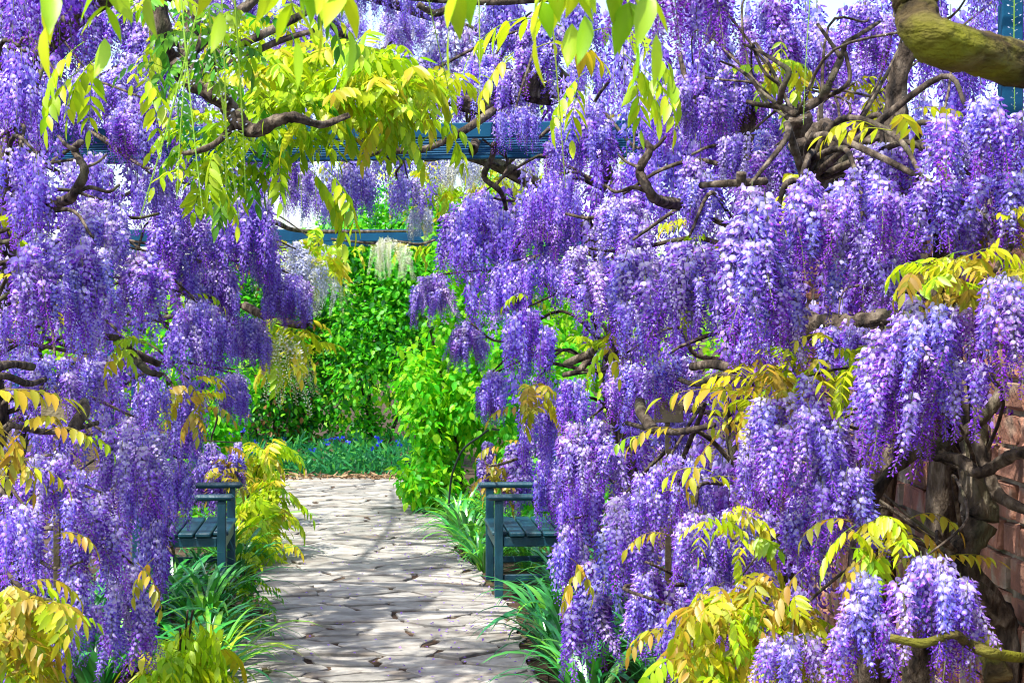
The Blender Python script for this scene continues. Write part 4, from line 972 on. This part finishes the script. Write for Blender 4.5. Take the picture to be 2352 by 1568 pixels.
for k, cs in {'dark': [(.02, .20, .035), (.03, .26, .04), (.05, .32, .05)], 'fresh': [(.10, .42, .02), (.18, .50, .02), (.07, .36, .03)], 'lime': [(.38, .58, .015), (.46, .62, .02), (.30, .54, .02)]}.items():
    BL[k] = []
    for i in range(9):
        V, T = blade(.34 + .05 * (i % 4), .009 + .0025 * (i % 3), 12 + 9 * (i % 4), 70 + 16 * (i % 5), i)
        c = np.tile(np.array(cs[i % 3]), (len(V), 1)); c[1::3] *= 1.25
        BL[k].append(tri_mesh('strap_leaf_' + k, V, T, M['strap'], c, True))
def strap(x, y, kind, label, group, seed, n=38, sc=1.0):
    rs = np.random.RandomState(seed)
    root = tag(empty('strap_leaf_plant', (x, y, 0)), label, 'plant', group)
    for i in range(n):
        a = rs.rand() * 6.28; r_ = rs.rand() * .07 * sc; s = sc * rs.uniform(.75, 1.25)
        me = BL[kind if rs.rand() > .12 else 'fresh'][rs.randint(9)]
        link('strap_leaf', me, root, (r_ * math.cos(a), r_ * math.sin(a), 0), (rs.randn() * .12, rs.randn() * .12, a + rs.randn() * .4), (s, s * rs.uniform(.85, 1.4), s))
    return root
rs_ = np.random.RandomState(77); k = 0
ORD = ['first', 'second', 'third', 'fourth', 'fifth', 'sixth', 'seventh', 'eighth', 'ninth', 'tenth', 'eleventh', 'twelfth']
def strap_row(ys, xf, kinds, what, where, group, n, sc):
    """a row of plants; ys run away from the landmark named in where"""
    global k
    for i, y in enumerate(ys):
        strap(xf(y), y, kinds[i % len(kinds)], f'{ORD[i]} {what} from {where}', group, 500 + k, n, rs_.uniform(*sc)); k += 1
GA = 'strap leaved plants on the shrub side of the path'; GB = 'strap leaved plants on the lime foliage side of the path'
jit = lambda a, b: rs_.uniform(a, b)
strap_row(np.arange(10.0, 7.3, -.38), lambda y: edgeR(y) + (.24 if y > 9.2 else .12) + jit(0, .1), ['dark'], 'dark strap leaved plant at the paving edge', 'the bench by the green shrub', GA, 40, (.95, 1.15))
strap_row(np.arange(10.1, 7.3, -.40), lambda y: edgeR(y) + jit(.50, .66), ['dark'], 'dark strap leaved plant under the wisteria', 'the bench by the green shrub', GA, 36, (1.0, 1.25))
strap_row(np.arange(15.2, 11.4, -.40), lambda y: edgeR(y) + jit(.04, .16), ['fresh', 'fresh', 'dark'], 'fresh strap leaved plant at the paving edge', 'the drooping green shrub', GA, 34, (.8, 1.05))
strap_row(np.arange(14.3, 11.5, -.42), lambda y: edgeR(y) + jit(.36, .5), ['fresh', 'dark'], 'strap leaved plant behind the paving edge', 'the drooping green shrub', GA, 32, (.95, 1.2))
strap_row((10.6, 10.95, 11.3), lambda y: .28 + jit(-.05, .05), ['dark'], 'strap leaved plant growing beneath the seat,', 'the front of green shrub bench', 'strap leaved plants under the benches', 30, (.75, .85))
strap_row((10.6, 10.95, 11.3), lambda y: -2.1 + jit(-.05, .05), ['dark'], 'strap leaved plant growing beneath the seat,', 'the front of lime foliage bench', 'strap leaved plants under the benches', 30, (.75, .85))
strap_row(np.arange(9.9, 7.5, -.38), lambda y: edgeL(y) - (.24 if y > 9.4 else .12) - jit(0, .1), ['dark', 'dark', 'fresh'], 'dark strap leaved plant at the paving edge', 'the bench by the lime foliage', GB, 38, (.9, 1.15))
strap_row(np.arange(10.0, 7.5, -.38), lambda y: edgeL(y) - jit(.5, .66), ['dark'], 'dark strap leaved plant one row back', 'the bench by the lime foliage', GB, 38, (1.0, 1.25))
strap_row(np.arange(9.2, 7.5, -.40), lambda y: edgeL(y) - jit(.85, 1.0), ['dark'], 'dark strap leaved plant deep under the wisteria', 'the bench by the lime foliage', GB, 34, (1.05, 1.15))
strap_row(np.arange(11.5, 13.6, .45), lambda y: edgeL(y) - jit(.12, .3), ['dark', 'fresh'], 'strap leaved plant towards the lime bush', 'the far armrest of the bench', GB, 32, (1.1, 1.2))
strap_row((8.0, 7.65), lambda y: edgeL(y) - .05, ['lime'], 'lime arching strap plant beside the drooping lime bush, counted', 'the bench', 'lime strap leaved plants', 26, (1.05, 1.15))
strap_row((16.4, 15.9), lambda y: -2.52 - (16.4 - y) * .1, ['lime'], 'lime grassy tuft by the white wisteria', 'the path end', 'grassy tufts near the path end', 46, (1.2, 1.3))

# ------------------------------------------------------------------ blue flower bed, litter, petals
def flower_bed():
    rs = np.random.RandomState(8); n = 2600
    P = np.stack([rs.uniform(-3.6, -.7, n), rs.uniform(18.9, 20.1, n), np.zeros(n)], 1)
    P[:, 2] = rs.uniform(.04, .42, n) * (.6 + .4 * (P[:, 1] - 18.9) / 1.2)
    bv, bt = leaflet_geo(.12, .25, .2)
    D = rs.randn(n, 3) * .6 + np.array([0, -.2, .75]); Fm = frames(D, rs.randn(n, 3) + np.array([0, -.6, .6])) * rs.uniform(.08, .15, n)[:, None, None]
    cs = np.array([(.03, .26, .07), (.05, .34, .09), (.02, .2, .07), (.08, .36, .05)]); V, T, C = scatter(bv, bt, np.ones((len(bv), 3)), Fm, P, cs[rs.randint(0, 4, n)])
    m = 180; Q = np.stack([rs.uniform(-3.5, -.8, m // 6).repeat(6) + rs.randn(m) * .015, rs.uniform(18.9, 20.0, m // 6).repeat(6) + rs.randn(m) * .015, rs.uniform(.28, .52, m // 6).repeat(6) + rs.randn(m) * .012], 1)
    bv2, bt2 = leaflet_geo(.4, .2, .2)
    V2, T2, C2 = scatter(bv2, bt2, np.ones((len(bv2), 3)), frames(rs.randn(m, 3), rs.randn(m, 3)) * .03, Q, np.tile(np.array([(.03, .05, .75)]), (m, 1)))
    V, T, C = merge([(V, T, C), (V2, T2, C2)])
    tag(link('flower_bed', tri_mesh('flower_bed', V, T, M['shrub'], C)), 'low bed of green leaves dotted with small blue flowers', 'flower bed', kind='stuff')
    n = 420; P = np.stack([rs.uniform(-3.1, -.9, n), rs.uniform(18.68, 18.95, n), rs.uniform(.03, .07, n)], 1)
    V, T, C = scatter(*leaflet_geo(.12, .4, .3), None, frames(rs.randn(n, 3) * np.array([1, 1, .3]), rs.randn(n, 3) + np.array([0, 0, .5])) * rs.uniform(.05, .14, n)[:, None, None], P)
    tag(link('leaf_litter', tri_mesh('leaf_litter', V, T, M['litter'])), 'dry brown leaf litter where the paving ends', 'litter', kind='stuff')
    n = 420; y = rs.uniform(7.2, 15, n); sd = rs.rand(n) < .6
    x = np.where(sd, [edgeR(b) - abs(rs.randn()) * .3 for b in y], [edgeL(b) + rs.rand() * 1.5 for b in y])
    P = np.stack([x, y, np.full(n, .043)], 1)
    V, T, C = scatter(*leaflet_geo(.4, .2, .5), np.ones((18, 3)), frames(rs.randn(n, 3) * np.array([1, 1, .2]), np.tile([[0, 0, 1.0]], (n, 1)) + rs.randn(n, 3) * .2) * .017, P, np.tile(np.array([(.36, .2, .7)]), (n, 1)) * rs.uniform(.7, 1.3, (n, 1)))
    tag(link('fallen_petals', tri_mesh('fallen_petals', V, T, M['shrub'], C)), 'small purple petals fallen on the flagstones', 'petals', kind='stuff')
flower_bed()

# ------------------------------------------------------------------ small things
def hose():
    pts = [at(1035, 1110, 14.2), at(1045, 1070, 14.1), at(1065, 1030, 14.0), at(1100, 1003, 13.9), at(1140, 985, 13.8)]
    pts = [(pts[0].x - .03, 14.2, .0)] + pts + [(pts[-1].x + .3, 13.6, .7), (pts[-1].x + .4, 13.5, 0.0)]
    base = Vector(pts[0]); V, T = tube([Vector(p) - base for p in pts], [.009, .009], 8, 6, 0)
    tag(link('garden_hose', tri_mesh('garden_hose', V, T, M['hose'], smooth=True), None, base), 'thin black hose arching up beside the bright green shrub', 'hose')
hose()
def tagboard(u, v, d, label):
    c = at(u, v, d); root = tag(empty('plant_marker', (c.x, c.y, 0)), label, 'marker', 'wooden plant markers')
    me = rbox(-.055, .055, -.006, .006, c.z - .04, c.z + .04, .002); me.materials.append(M['board']); link('board', me, root)
    me = rbox(-.012, .012, .008, .028, 0, c.z + .03, .002); me.materials.append(M['board']); link('stake', me, root)
tagboard(128, 940, 6.5, 'small blank wooden plant marker among low wisteria tiers')
tagboard(1536, 945, 6.5, 'small blank wooden plant marker between wisteria and brick wall')
